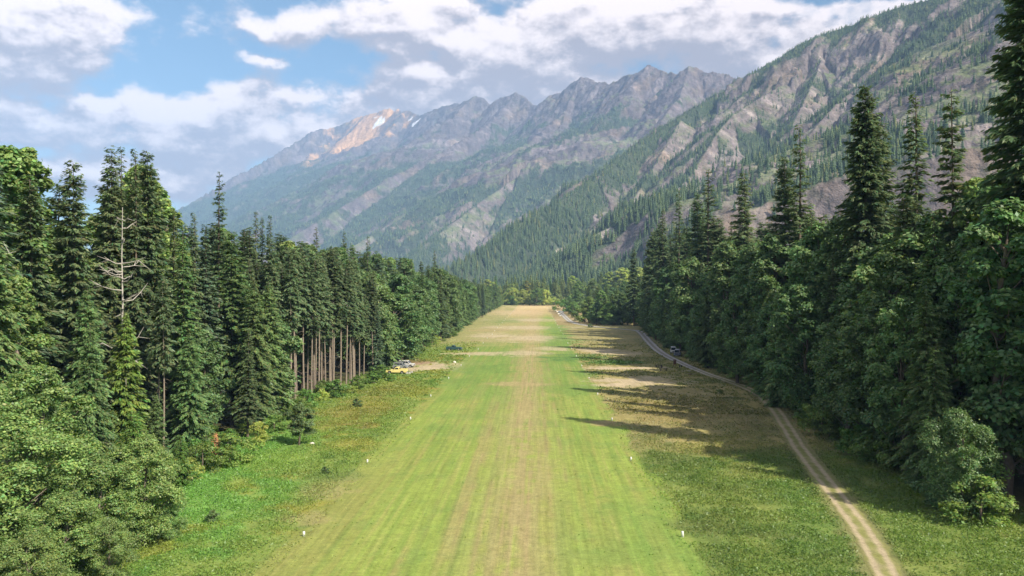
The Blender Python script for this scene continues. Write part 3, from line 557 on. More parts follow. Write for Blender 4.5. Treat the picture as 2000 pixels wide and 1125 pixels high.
def conifer(seed, h=35, R=4.2, cb=.12, droop=.28, up=.05, dz=.55, nb=6, step=.15, card=1.0, pw=.75, gap=.0, bare=True):
    """trunk mesh and crown mesh of a conifer: whorls of drooping boughs set with flat sprays of needles"""
    g = np.random.default_rng(seed)
    z = cb * h; ZB, AB, LB = [], [], []
    while z < h * .985:
        t = (z / h - cb) / (1 - cb); prof = (1 - t) ** pw * (.55 + .45 * min(1, t / .12)) * (1 + .22 * math.sin(z * 1.7 + seed) * (1 - t)) + .035
        k = nb if t < .9 else max(4, nb - 1)
        a0 = g.uniform(0, 6.28)
        for b in range(k):
            if g.random() < gap: continue
            ZB.append(z + g.normal(0, dz * .35)); AB.append(a0 + 6.283 * b / k + g.normal(0, .28)); LB.append(R * prof * g.uniform(.55, 1.22))
        z += dz * g.uniform(.75, 1.25) * (.55 + .6 * (1 - t))
    ZB, AB, LB = map(np.array, (ZB, AB, LB))
    nc = np.maximum(7, (LB / (step * .44)).astype(int)); b = np.repeat(np.arange(len(ZB)), nc); n = len(b)
    s = g.beta(1.15, 1.0, n); L, az, z0 = LB[b], AB[b], ZB[b]; tt = (z0 / h - cb) / (1 - cb)
    out = np.stack([np.cos(az), np.sin(az), 0 * az], -1); tan = np.stack([-np.sin(az), np.cos(az), 0 * az], -1)
    upv = (up + .35 * sstep(tt, .55, 1.0)); dr = droop * (1 - .6 * tt)
    P = out * (s * L)[:, None] + tan * g.normal(0, .10, n)[:, None]; P[:, 2] = z0 + L * (upv * s - dr * s ** 2) + g.normal(0, .08, n)
    side = np.where(g.random(n) < .5, -1.0, 1.0)
    D = out * g.uniform(.45, 1.0, n)[:, None] + tan * (side * g.uniform(.35, 1.0, n) * (1.1 - s))[:, None]; D[:, 2] += -.18 - dr * s + g.normal(0, .12, n)
    D /= np.linalg.norm(D, axis=1)[:, None]
    ln = card * 1.15 * np.clip(.30 * L * (1.05 - s) + .30, .28, .85) * g.uniform(.7, 1.3, n); wd = ln * g.uniform(.22, .38, n)
    N = np.stack([g.normal(0, .45, n), g.normal(0, .45, n), np.ones(n)], -1); B = np.cross(D, N); B /= np.linalg.norm(B, axis=1)[:, None]
    V = np.stack([P, P + D * (ln * .45)[:, None] + B * (wd * .5)[:, None], P + D * ln[:, None], P + D * (ln * .45)[:, None] - B * (wd * .5)[:, None]], 1)
    V[:, 1:3:1, 2] -= (ln * .06)[:, None]
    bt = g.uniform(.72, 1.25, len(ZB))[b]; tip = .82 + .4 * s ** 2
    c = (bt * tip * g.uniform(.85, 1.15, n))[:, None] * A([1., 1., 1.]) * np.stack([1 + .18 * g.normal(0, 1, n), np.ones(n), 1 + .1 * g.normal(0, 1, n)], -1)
    crown = mesh('crown', V.reshape(-1, 3), quads(n), np.repeat(np.clip(c, .3, 2), 4, axis=0))
    zz = np.linspace(-.3, h * .98, 14); r0 = (.006 if cb > .3 else .0075) * h + .03
    parts = [tube(np.stack([.12 * np.sin(zz / h * 5 + seed), .12 * np.cos(zz / h * 4 + seed) - .12, zz], -1), r0 * (1 - zz / h * .985) ** .85 + .012)]
    for i in range(0, len(ZB), 3):           # bough wood
        o_ = A([math.cos(AB[i]), math.sin(AB[i]), 0]); q = np.linspace(0, .8, 4); pp = o_[None] * (q * LB[i])[:, None]; tb = (ZB[i] / h - cb) / (1 - cb)
        pp[:, 2] = ZB[i] + LB[i] * ((up + .35 * sstep(tb, .55, 1.)) * q - droop * (1 - .6 * tb) * q ** 2); parts.append(tube(pp, A([.05, .04, .025, .012]) * (.5 + LB[i] / 5), 4))
    if bare and cb > .2:                     # dead stubs on the bare lower stem
        for i in range(int(26 * cb)):
            zc = g.uniform(.06, cb) * h; a = g.uniform(0, 6.28); l = g.uniform(.4, 1.5); o_ = A([math.cos(a), math.sin(a), 0])
            parts.append(tube(A([[0, 0, zc], [o_[0] * l * .5, o_[1] * l * .5, zc - .1], [o_[0] * l, o_[1] * l, zc - .35 * l]]), A([.035, .025, .008]), 3))
    v, f = join(parts); return mesh('trunk', v, f, None, True), crown
def broadleaf(seed, h=20, R=5, cb=.2, nl=26, per=900, leaf=.36, asp=.62, shape=1.0, limb=.05, clus=34, upw=.45):
    """trunk with limbs, and a crown of leaf clusters gathered on the limb ends, with gaps between"""
    g = np.random.default_rng(seed); parts = []
    C, RAD = [], []
    for i in range(nl):
        u = (i + g.random()) / nl; zc = cb + (1 - cb) * (.10 + .84 * u); t = (zc - cb) / (1 - cb)
        env = R * (math.sin(math.pi * min(1, max(.06, t * .86 + .10))) ** .7) * shape ** t
        a = i * 2.4 + g.normal(0, .4); r = env * g.uniform(.35, .85) * (0.25 if u > .93 else 1)
        rad = R * g.uniform(.24, .44) * (1 - .35 * t); C.append((r * math.cos(a), r * math.sin(a), zc * h - rad * .4)); RAD.append(rad)
    C, RAD = A(C), A(RAD)
    zt = np.linspace(-.2, h * .82, 9); bend = np.cumsum(g.normal(0, .012 * h, (9, 2)), axis=0); bend -= bend[0]
    parts.append(tube(np.stack([bend[:, 0], bend[:, 1], zt], -1), (.016 * h + .03) * (1 - zt / h * .95) + .01))
    for c_, r_ in zip(C, RAD):
        zb = max(.08 * h, c_[2] - np.hypot(c_[0], c_[1]) * .9 - .05 * h); zb = min(zb, .78 * h); bx = A([np.interp(zb, zt, bend[:, 0]), np.interp(zb, zt, bend[:, 1]), zb])
        m_ = (bx + c_) / 2 + g.normal(0, .02 * h, 3) + A([0, 0, -.01 * h]); q = np.linspace(0, 1, 6)[:, None]
        parts.append(tube((1 - q) ** 2 * bx + 2 * q * (1 - q) * m_ + q * q * c_, limb * (h / 12) * np.linspace(1, .25, 6), 5))
    P, N, CT = [], [], []
    for c_, r_ in zip(C, RAD):
        d = g.normal(0, 1, (clus, 3)); d /= np.linalg.norm(d, axis=1)[:, None]; d[:, 2] = np.where(d[:, 2] < -.35, -d[:, 2], d[:, 2])
        cc = c_ + d * (r_ * g.uniform(.55, 1.05, clus))[:, None] * A([1, 1, .8]); k = max(3, per // clus)
        tone = g.uniform(.7, 1.3, clus) * g.uniform(.85, 1.15)
        pp = cc[:, None] + g.normal(0, 1, (clus, k, 3)) * r_ * A([.20, .20, .155]); P.append(pp.reshape(-1, 3)); N.append(np.repeat(d, k, axis=0)); CT.append(np.repeat(tone, k))
    P, N, CT = np.concatenate(P), np.concatenate(N), np.concatenate(CT); n = len(P); k = P[:, 2] > .03 * h; P, N, CT = P[k], N[k], CT[k]; n = len(P)
    V = leaf_quads(g, P, leaf * g.uniform(.6, 1.3, n), up=upw, asp=asp, nrm=N * .7)
    c = (CT * g.uniform(.8, 1.2, n))[:, None] * np.stack([1 + .15 * g.normal(0, 1, n), np.ones(n), 1 + .1 * g.normal(0, 1, n)], -1)
    v, f = join(parts); return mesh('trunk', v, f, None, True), mesh('crown', V, quads(n), np.repeat(np.clip(c, .3, 2.2), 4, axis=0))
def shrub(seed, h=2.5, R=1.6, per=420, nl=9, leaf=.17):
    return broadleaf(seed, h, R, .02, nl, per, leaf, .6, .8, .03, 18)
def dead(seed, h=17):
    """a barkless leaning stem with broken grey limbs"""
    g = np.random.default_rng(seed); zz = np.linspace(-.2, h, 12); bx = np.cumsum(g.normal(0, .06, 12)); parts = [tube(np.stack([bx, bx * .4, zz], -1), .125 * (1 - zz / h * .8))]
    for i in range(26):
        z = g.uniform(.30, .98) * h; a = g.uniform(0, 6.28); l = g.uniform(.8, 3.2) * (1.1 - z / h * .5); o_ = A([math.cos(a), math.sin(a), 0]); b0 = A([np.interp(z, zz, bx), .4 * np.interp(z, zz, bx), z])
        up_ = g.uniform(.1, .9); pts = [b0 + o_ * l * q + A([0, 0, l * up_ * q * q]) + g.normal(0, .05, 3) * (q > 0) for q in (0, .35, .7, 1)]; parts.append(tube(A(pts), A([.055, .04, .025, .01]), 5))
        for k in range(2):
            q0 = pts[2]; e = o_ * g.uniform(.2, .8) + g.normal(0, .35, 3); parts.append(tube(A([q0, q0 + e * .5, q0 + e]), A([.03, .02, .006]), 4))
    v, f = join(parts); return mesh('trunk', v, f, None, True)

KIND = {}
def kind(key, meshes, bark, leaf): KIND[key] = (meshes[0], meshes[1], bark, leaf)
for i, (h, R, cb, dr, nb, pw, gap) in enumerate(((36, 4.3, .10, .30, 6, .70, .06), (36, 3.6, .06, .36, 6, .85, .12), (36, 4.8, .14, .25, 6, .60, .05), (36, 3.1, .08, .32, 5, .80, .16))):
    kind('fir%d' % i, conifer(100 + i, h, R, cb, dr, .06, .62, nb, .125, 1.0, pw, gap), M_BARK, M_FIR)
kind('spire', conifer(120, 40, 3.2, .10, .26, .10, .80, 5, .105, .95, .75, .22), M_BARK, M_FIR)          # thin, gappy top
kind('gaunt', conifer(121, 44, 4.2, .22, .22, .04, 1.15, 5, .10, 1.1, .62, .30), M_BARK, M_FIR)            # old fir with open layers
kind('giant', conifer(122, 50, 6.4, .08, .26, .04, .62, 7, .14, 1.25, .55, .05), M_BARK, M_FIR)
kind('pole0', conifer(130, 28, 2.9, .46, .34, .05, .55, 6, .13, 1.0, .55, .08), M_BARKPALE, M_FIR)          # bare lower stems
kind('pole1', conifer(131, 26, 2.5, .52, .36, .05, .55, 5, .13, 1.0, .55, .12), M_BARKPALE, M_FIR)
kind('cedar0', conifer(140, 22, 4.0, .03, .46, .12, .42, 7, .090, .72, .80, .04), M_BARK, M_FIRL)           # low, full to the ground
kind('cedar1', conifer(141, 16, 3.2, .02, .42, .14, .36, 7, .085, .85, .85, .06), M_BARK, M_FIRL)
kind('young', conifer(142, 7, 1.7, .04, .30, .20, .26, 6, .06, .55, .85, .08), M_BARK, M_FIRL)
kind('maple0', broadleaf(150, 22, 5.2, .10, 34, 800, .46), M_BARK, M_MAPLE)
kind('maple1', broadleaf(151, 19, 4.8, .06, 30, 800, .44), M_BARK, M_MAPLE)
kind('maple2', broadleaf(152, 25, 4.6, .12, 34, 800, .46, .62, .8), M_BARK, M_MAPLE)
kind('cotton0', broadleaf(153, 30, 4.2, .14, 40, 900, .40, .7, .6, .05), M_BARKPALE, M_COTTON)
kind('cotton1', broadleaf(154, 12, 4.3, .04, 42, 1150, .21, .6, .95, .05, 26), M_BARKPALE, M_COTTON)
kind('cotton2', broadleaf(155, 10, 3.9, .03, 36, 1150, .20, .6, 1.0, .05, 26), M_BARKPALE, M_COTTON)
kind('sapling', broadleaf(156, 6.2, 2.3, .22, 18, 620, .24, .6, .9), M_BARK, M_MAPLE)
kind('lime0', broadleaf(157, 9, 3.6, .03, 22, 460, .36), M_BARK, M_LIME)
kind('yellow0', broadleaf(158, 20, 3.2, .05, 22, 460, .5), M_BARK, M_YELLOW)
for i in range(3): kind('shrub%d' % i, shrub(160 + i, 2.4, 1.7 + .3 * i), M_BARK, M_SHRUB)
kind('bush_dark', shrub(164, 2.0, 1.5), M_BARK, M_MAPLE)
kind('rust', conifer(165, 2.6, .75, .05, .2, .25, .20, 6, .04, .38, .8, .1), M_BARK, M_RUST)
KH = {k: max(v.co.z for v in KIND[k][1].vertices) for k in KIND}
TREES = []
def tree(key, x, y, h, name, label, cat, group=None, fat=1.0, rz=None, leaf=None):
    """a copy of one kind of tree, scaled to height h: an Empty with crown and trunk"""
    s = h / KH[key]; tm, cm, bark, lf = KIND[key]
    t = thing(name, label, cat, (x, y, 0), RNG.uniform(0, 6.28) if rz is None else rz, group, (s * fat, s * fat, s))
    for nm, me, mt in (('trunk', tm, bark), ('crown', cm, lf)):
        o = obj(nm, me, mt, t)
        if nm == 'crown' and leaf is not None: o.material_slots[0].link = 'OBJECT'; o.material_slots[0].material = leaf
    TREES.append((x, y)); return t

RNG = np.random.default_rng(77)
def at_px(px, d):                  # lateral place of a tree seen at px from depth d
    p = unp(px, 562.5, d); return p[0], p[1]
def top_h(py, d): return CAMH + (562.5 - py) / F * d
# --- trees that stand out one by one
def hero(key, px, py, d, name, label, cat='tree', fat=1.0, group=None, leaf=None):
    x, y = at_px(px, d); return tree(key, x, y, top_h(py, d), name, label, cat, group, fat, None, leaf)
hero('spire', 430, 335, 128, 'fir_tree', 'lone slender fir with a gappy spire, standing clear before the mountain foot', fat=1.0)
hero('fir0', 216, 283, 96, 'fir_tree', 'tall fir with a blunt double tip in the group above the grey dead tree', fat=.95)
hero('fir3', 236, 286, 98, 'fir_tree', 'narrow fir tip pressed against its blunt taller twin', fat=.9)
hero('fir1', 262, 290, 97, 'fir_tree', 'narrow bluish fir between two broader firs behind the grey dead tree', fat=.85)
hero('fir2', 287, 293, 100, 'fir_tree', 'broad pointed fir whose lit slope falls away to the gap before the mountain foot', fat=.9)
hero('fir2', 142, 312, 90, 'fir_tree', 'broad dark fir with forked crown between leafy cottonwoods and the tallest fir group', fat=.9)
hero('cotton0', 18, 283, 86, 'cottonwood_tree', 'tall leafy cottonwood at the very edge of the picture, bushy top against the cloud', fat=1.1)
hero('cotton0', 52, 286, 90, 'cottonwood_tree', 'second tall leafy cottonwood with a rounded top beside a patch of open sky', fat=.95)
hero('fir1', 378, 415, 112, 'fir_tree', 'short pointed fir next to the lone slender spire', fat=.9)
hero('fir3', 340, 408, 106, 'fir_tree', 'small sharp fir tip low in the gap beside the broad pointed fir', fat=.9)
hero('fir3', 500, 413, 148, 'fir_tree', 'fir with a narrow tip, first of a trio just past the lone spire', fat=.85)
hero('fir1', 512, 424, 152, 'fir_tree', 'middle fir of a trio just past the lone spire', fat=.8)
hero('fir3', 527, 420, 150, 'fir_tree', 'steep sided fir, last of a trio just past the lone spire', fat=.85)
hero('spire', 617, 444, 186, 'fir_tree', 'thin topped fir standing over the bare stemmed grove', fat=1.0)
hero('spire', 673, 452, 204, 'fir_tree', 'ragged spired fir above the canopy over the parked cars', fat=.95)
hero('spire', 719, 460, 226, 'fir_tree', 'dark ragged fir tip above the parked cars, seen against blue slopes', fat=.95)
hero('spire', 849, 488, 400, 'fir_tree', 'small thin spire standing over the far end of the forest wall', fat=1.0)
hero('giant', 1690, 166, 124, 'fir_tree', 'massive dense fir with a broad shoulder, biggest against the grey mountain face', fat=.88)
hero('fir0', 1722, 235, 128, 'fir_tree', 'green fir merging into the shoulder of the massive dense fir', fat=1.05)
hero('fir1', 1785, 182, 110, 'fir_tree', 'pale green pointed fir between the massive fir and the dark open layered fir', fat=1.15)
hero('gaunt', 1858, 172, 101, 'fir_tree', 'dark open layered fir with ragged level boughs and a pointed top', fat=1.0)
hero('giant', 2006, -90, 84, 'fir_tree', 'huge dark fir cut off by the top of the picture', fat=.82)
hero('spire', 1560, 243, 158, 'fir_tree', 'slim tall fir with drooping boughs rising alone above the maple canopy', fat=1.2)
hero('fir2', 1532, 305, 162, 'fir_tree', 'broad pale fir leaning on the slim tall fir', fat=.9)
hero('fir0', 1452, 333, 200, 'fir_tree', 'dark symmetrical fir standing separately in front of pale rock buttresses', fat=1.05)
hero('spire', 1386, 330, 238, 'fir_tree', 'gappy topped fir over the parked vans with light showing through its crown', fat=1.35)
hero('fir2', 1362, 375, 244, 'fir_tree', 'fuller fir beside the gappy topped fir above the vans', fat=.9)
hero('spire', 1325, 368, 288, 'fir_tree', 'thin broken tipped fir near the end of the dark forest wall', fat=1.0)
hero('fir1', 1295, 408, 320, 'fir_tree', 'dark fir at the corner where the shaded forest wall ends', fat=1.2)
for px, py, d, k in ((1276, 452, 352, 'giant'), (1288, 436, 338, 'fir2'), (1262, 505, 392, 'fir0'), (1272, 520, 360, 'maple2'), (1262, 560, 388, 'maple0'), (1290, 540, 325, 'maple2'), (1258, 590, 395, 'maple1')):
    x, y = at_px(px, d); tree(k, x, y, top_h(py, d), 'maple_tree' if k[0] == 'm' else 'fir_tree', ('leafy maple' if k[0] == 'm' else 'dark fir') + ' closing the corner of the shaded forest wall at the road bend', 'tree', ('maples' if k[0] == 'm' else 'firs') + ' at the corner of the shaded wall', 1.1)
hero('fir3', 1268, 470, 372, 'fir_tree', 'last fir of the shaded forest wall, by the bend of the gravel road', fat=1.5)
hero('fir2', 1238, 485, 430, 'fir_tree', 'isolated fir tip beyond the end of the shaded forest wall', fat=.9)
hero('sapling', 585, 785, 104, 'maple_tree', 'small round maple alone in the meadow with its shadow beside it', fat=1.05)
hero('lime0', 505, 822, 103, 'bush', 'wide yellow green bush in the shadow side of the small round maple', 'shrub', 1.0)
hero('rust', 421, 842, 94, 'dead_sapling', 'small rusty orange dead conifer at the meadow edge', 'dead tree', .9)
hero('shrub1', 432, 872, 91, 'bush', 'bright bush hiding the foot of the rusty orange dead sapling', 'shrub', 1.3)
hero('shrub0', 398, 858, 99, 'bush', 'green bush just outside the rusty orange dead sapling, nearer the cedars', 'shrub', 1.3)
hero('shrub2', 400, 826, 104, 'bush', 'tall green bush behind the rusty orange dead sapling', 'shrub', 1.4)
hero('shrub0', 445, 836, 104, 'bush', 'rounded green bush between the rusty sapling and the wide yellow green bush', 'shrub', 1.5)
hero('young', 487, 618, 128, 'young_fir', 'light green young fir on a bare stem at the meadow edge before the pale trunks', 'tree', 1.0)
hero('cedar0', 170, 560, 84, 'cedar_tree', 'wide layered dark cedar in the sunlit forest front, boughs to the ground', fat=1.0)
hero('cedar1', 245, 610, 86, 'cedar_tree', 'yellow green feathery cedar beside the wide layered cedar', fat=1.0, leaf=M_SHRUB)
hero('cedar0', 350, 590, 104, 'cedar_tree', 'tall drooping cedar behind the pair of thin bare trunks', fat=.9)
hero('maple1', 400, 640, 110, 'maple_tree', 'full leafed maple in front of the drooping cedar, near the rusty sapling', fat=.9)
hero('maple1', 120, 450, 96, 'maple_tree', 'rounded bright maple crown high in the forest below the leafy cottonwoods', fat=.9)
hero('cotton0', 190, 420, 97, 'cottonwood_tree', 'loose leafed cottonwood in front of the tallest fir group', fat=1.0)
for px, py, d, lb in ((311, 560, 93, 'thinner one of a close pair of pale bare trunked firs'), (320, 545, 92, 'thicker one of a close pair of pale bare trunked firs')):
    hero('pole1', px, py, d, 'fir_tree', lb, fat=.8)
# the grey snag
x, y = at_px(247, 90); dt_ = thing('dead_tree', 'pale grey leafless dead tree with broken limbs among the dark firs', 'dead tree', (x + 1.2, y - 3.0, 0), .6)
sn = dead(7, 20.0); sn.transform(Matrix.Scale(top_h(405, 87) / 20.0, 4)); obj('trunk', sn, plain('weathered_wood', (.40, .37, .33), .9, scale=2, noise=.2), dt_)
x, y = at_px(12, 78); dt_ = thing('dead_tree', 'broken pale stub of a dead tree at the very edge of the picture', 'dead tree', (x, y - 2, 0), 2.2)
sn2 = dead(9, 20.0); sn2.transform(Matrix.Scale(top_h(440, 76) / 20.0, 4)); obj('trunk', sn2, bpy.data.materials['weathered_wood'], dt_)
# the light, near trees in the lower corner
for key, px, py, d, fat, lb in (('cotton1', 280, 845, 64, 1.05, 'rounded grey green cottonwood at the meadow edge, lowest in the picture'), ('cotton1', 70, 705, 66, 1.1, 'tall silvery leafed cottonwood in the lower corner below the dark firs'),
        ('cotton2', 185, 885, 60, 1.15, 'cottonwood squeezed between the silvery one and the rounded one at the meadow edge'), ('cotton1', 30, 800, 58, 1.2, 'dense cottonwood at the bottom corner with dark gaps in its crown'),
        ('cotton2', 120, 960, 55, 1.2, 'low cottonwood crown along the bottom edge of the picture'), ('cotton2', -60, 880, 54, 1.3, 'cottonwood cut by the side of the picture near the bottom'),
        ('cotton2', 215, 1010, 55, 1.0, 'small cottonwood at the foot of the rounded meadow edge one'), ('maple1', 95, 735, 74, .8, 'bright maple behind the silvery cottonwood'), ('cotton2', 60, 1040, 50, 1.2, 'bushy cottonwood at the bottom margin in full sun'),
        ('cotton2', 330, 940, 65, .8, 'lower side stem clump at the open edge of the rounded cottonwood'), ('cotton1', -30, 690, 74, 1.1, 'tall cottonwood cut by the side of the picture under the leaning stub')):
    hero(key, px, py, d, 'cottonwood_tree' if key[0] == 'c' else 'maple_tree', lb, fat=fat)
hero('young', 262, 800, 76, 'young_fir', 'feathery young fir rising behind the rounded meadow edge cottonwood', 'tree', 1.3, None, M_SHRUB)
hero('cedar1', 305, 770, 80, 'cedar_tree', 'light feathery cedar beside the feathery young fir at the meadow corner', 'tree', 1.0, None, M_FIRL)
hero('young', 352, 850, 82, 'young_fir', 'small light green fir at the open meadow edge in front of the bare trunk pair', 'tree', 1.3, None, M_SHRUB)
hero('cotton2', 1872, 795, 72, 'cottonwood_tree', 'half lit small cottonwood in front of the dark forest, beside the lower road', fat=.9, leaf=M_MAPLE)
hero('shrub1', 1915, 925, 70, 'bush', 'bright bush at the foot of the half lit small cottonwood', 'shrub', 1.2)
# right canopy trees below the tall firs
for key, px, py, d, fat in (('maple2', 1420, 470, 196, 1.0), ('maple0', 1480, 470, 172, 1.0), ('maple2', 1510, 455, 160, 1.1), ('maple0', 1600, 430, 142, 1.05), ('maple2', 1640, 420, 134, 1.0), ('maple0', 1700, 470, 122, 1.0), ('maple2', 1745, 455, 117, 1.05), ('maple0', 1830, 410, 104, 1.0), ('cotton0', 1905, 345, 99, 1.1), ('maple2', 1950, 330, 92, 1.2), ('cotton0', 1990, 330, 88, 1.2), ('maple0', 1350, 500, 236, 1.0), ('maple2', 1300, 520, 292, 1.1), ('maple0', 1890, 470, 92, 1.1), ('maple0', 1960, 520, 82, 1.1), ('maple1', 1560, 520, 142, 1.1), ('maple1', 1660, 560, 118, 1.1), ('maple1', 1780, 600, 101, 1.1), ('maple1', 1440, 560, 172, 1.1)):
    hero(key, px, py, d, 'maple_tree' if key[0] == 'm' else 'cottonwood_tree', 'broad leaved tree in the shaded forest wall beside the gravel road' if key[0] == 'm' else 'leafy cottonwood in the shaded forest wall beside the gravel road', group='broad leaved trees of the shaded forest wall' if key[0] == 'm' else 'cottonwoods of the shaded forest wall')
# --- the forest walls, filled in row by row
def far_enough(x, y, r): return all((x - a) ** 2 + (y - b) ** 2 > r * r for a, b in TREES)
LSKY = [(-80, 290), (0, 300), (40, 300), (70, 352), (105, 355), (165, 360), (190, 330), (290, 330), (335, 425), (410, 435), (455, 445), (490, 445), (530, 452), (560, 470), (620, 480), (680, 480), (720, 490), (760, 503), (800, 508), (850, 518), (880, 534), (900, 543), (930, 553), (980, 562)]
RSKY = [(1240, 560), (1262, 500), (1290, 460), (1330, 440), (1400, 430), (1470, 440), (1520, 420), (1600, 420), (1650, 400), (1750, 400), (1830, 330), (1900, 380), (1960, 330), (2100, 100)]
def cap_h(x, y, sky):
    c, s = math.cos(YAW), math.sin(YAW); d = -x * s + y * c; px = 1000 + F * (x * c + y * s) / d
    return px, top_h(np.interp(px, [q[0] for q in sky], [q[1] for q in sky]), d)
def row(side, x0, y0, y1, gap, kinds, hf, sky, jx=1.5, rmin=2.2, hmax=60, base=None):
    y = y0
    while y < y1:
        xe = (base(y) if base else 0) + side * x0; x = xe + RNG.normal(0, jx); yy = y + RNG.uniform(-.3, .3) * gap
        pq, _ = cap_h(x, yy, sky)
        if far_enough(x, yy, rmin) and not (side > 0 and 1290 < pq < 1348 and 185 < yy < 257) and not (side < 0 and ((298 < pq < 336 and yy < 103) or (538 < pq < 628 and yy < 150) or (392 < pq < 448 and yy < 113))):
            px, hc = cap_h(x, yy, sky); k = kinds[RNG.integers(len(kinds))]; h = min(hc * RNG.uniform(.97, 1.03), hf * RNG.uniform(.75, 1.2), hmax)
            if h > 5: yield k, x, yy, h
        y += gap * RNG.uniform(.75, 1.3) * (1 + max(0, y - 250) / 700)
LAB = {'f': ('fir_tree', 'dark fir'), 'p': ('fir_tree', 'bare stemmed fir'), 's': ('fir_tree', 'slender fir'), 'c': ('cedar_tree', 'drooping cedar'), 'm': ('maple_tree', 'leafy maple'), 'y': ('young_fir', 'young fir'), 'g': ('fir_tree', 'old fir')}
def fill(rows, where, gname):
    for k, x, y, h in rows:
        nm, lb = LAB['c' if k.startswith('cedar') else k[0]]
        if k.startswith('cotton'): nm, lb = 'cottonwood_tree', 'leafy cottonwood'
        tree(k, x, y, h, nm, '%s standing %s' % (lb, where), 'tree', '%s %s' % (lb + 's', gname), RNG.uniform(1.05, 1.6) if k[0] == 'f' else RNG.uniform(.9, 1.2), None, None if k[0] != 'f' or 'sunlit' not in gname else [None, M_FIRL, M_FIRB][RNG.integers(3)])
def eL(y): return -float(np.interp(y, [60, 80, 95, 135, 166, 235, 320, 500, 880], [40, 40, 38.5, 41.5, 37.5, 37, 36.5, 38.5, 39]))
def eR(y): return float(np.interp(y, [75, 90, 130, 165, 235, 330, 400, 425], [39.5, 40.5, 42, 46, 44, 49.5, 54, 58]))
WL, GL = 'in the sunlit forest wall along the meadow side of the strip', 'of the sunlit forest wall'
WR, GR = 'in the shaded forest wall beside the gravel road', 'of the shaded forest wall'
fill(row(-1, 0, 74, 132, 5.0, ['cedar0', 'cedar1', 'fir1', 'cedar0', 'maple1', 'fir3', 'cedar1'], 19, LSKY, 1.2, base=eL), WL, GL)
# the grove of bare stems
for i in range(44):
    yy = RNG.uniform(137, 158) if i < 32 else RNG.uniform(158, 182); x = eL(yy) - RNG.uniform(.2, 8)
    if far_enough(x, yy, .9): tree(['pole0', 'pole1'][i % 2], x, yy, min(RNG.uniform(22, 29), cap_h(x, yy, LSKY)[1]), 'fir_tree', 'tall bare stemmed fir in the grove of pale trunks behind the small round maple', 'tree', 'bare stemmed firs of the grove', RNG.uniform(.8, 1.1))
fill(row(-1, 0, 172, 250, 4.6, ['maple0', 'maple1', 'cedar0', 'pole0', 'fir1'], 21, LSKY, 1.0, base=eL), WL, GL)
fill(row(-1, .5, 250, 900, 5.6, ['maple0', 'maple2', 'fir1', 'fir3', 'cedar0', 'fir0'], 24, LSKY, 1.2, base=eL), WL, GL)
fill(row(-1, 6.0, 70, 130, 4.6, ['fir1', 'maple2', 'fir0', 'cedar0', 'cotton0', 'maple2', 'fir2'], 27, LSKY, 1.5, base=eL), WL, GL)
fill(row(-1, 9.5, 130, 420, 5.4, ['fir1', 'fir0', 'fir3', 'fir2', 'maple2'], 33, LSKY, 1.5, base=eL), WL, GL)
fill(row(-1, 14, 74, 300, 5.6, ['fir0', 'fir2', 'fir3', 'fir1', 'cotton0'], 38, LSKY, 2, base=eL), WL, GL)
fill(row(-1, 21, 78, 200, 8.5, ['fir0', 'fir2', 'fir1'], 40, LSKY, 2.5, base=eL), WL, GL)
fill(row(-1, 9, 420, 900, 9, ['fir0', 'fir2', 'fir3', 'fir1'], 34, LSKY, 2, base=eL), WL, GL)
fill(row(1, 0, 80, 420, 5.2, ['maple1', 'maple0', 'cedar1', 'cedar0'], 18, RSKY, 1.2, base=eR), WR, GR)
fill(row(1, 5.5, 80, 425, 5.4, ['maple0', 'fir1', 'fir0', 'maple2', 'cedar0', 'fir2'], 28, RSKY, 1.5, base=eR), WR, GR)
fill(row(1, 11, 84, 425, 6.2, ['fir0', 'fir2', 'fir1', 'fir3'], 40, RSKY, 2, base=eR), WR, GR)
fill(row(1, 18, 86, 330, 9.5, ['fir0', 'fir2', 'fir3'], 44, RSKY, 2.5, base=eR), WR, GR)
for i in range(12):          # the wood goes on beside and behind the camera; trees added unseen to shade the lower corner
    x, y = RNG.uniform(50, 66), RNG.uniform(58, 80)
    if far_enough(x, y, 3): tree(['maple0', 'fir0', 'maple2', 'fir2'][i % 4], x, y, RNG.uniform(24, 38), 'forest_tree', 'tree standing in the shaded wood just outside the picture', 'tree', 'trees beside the picture', 1.1)
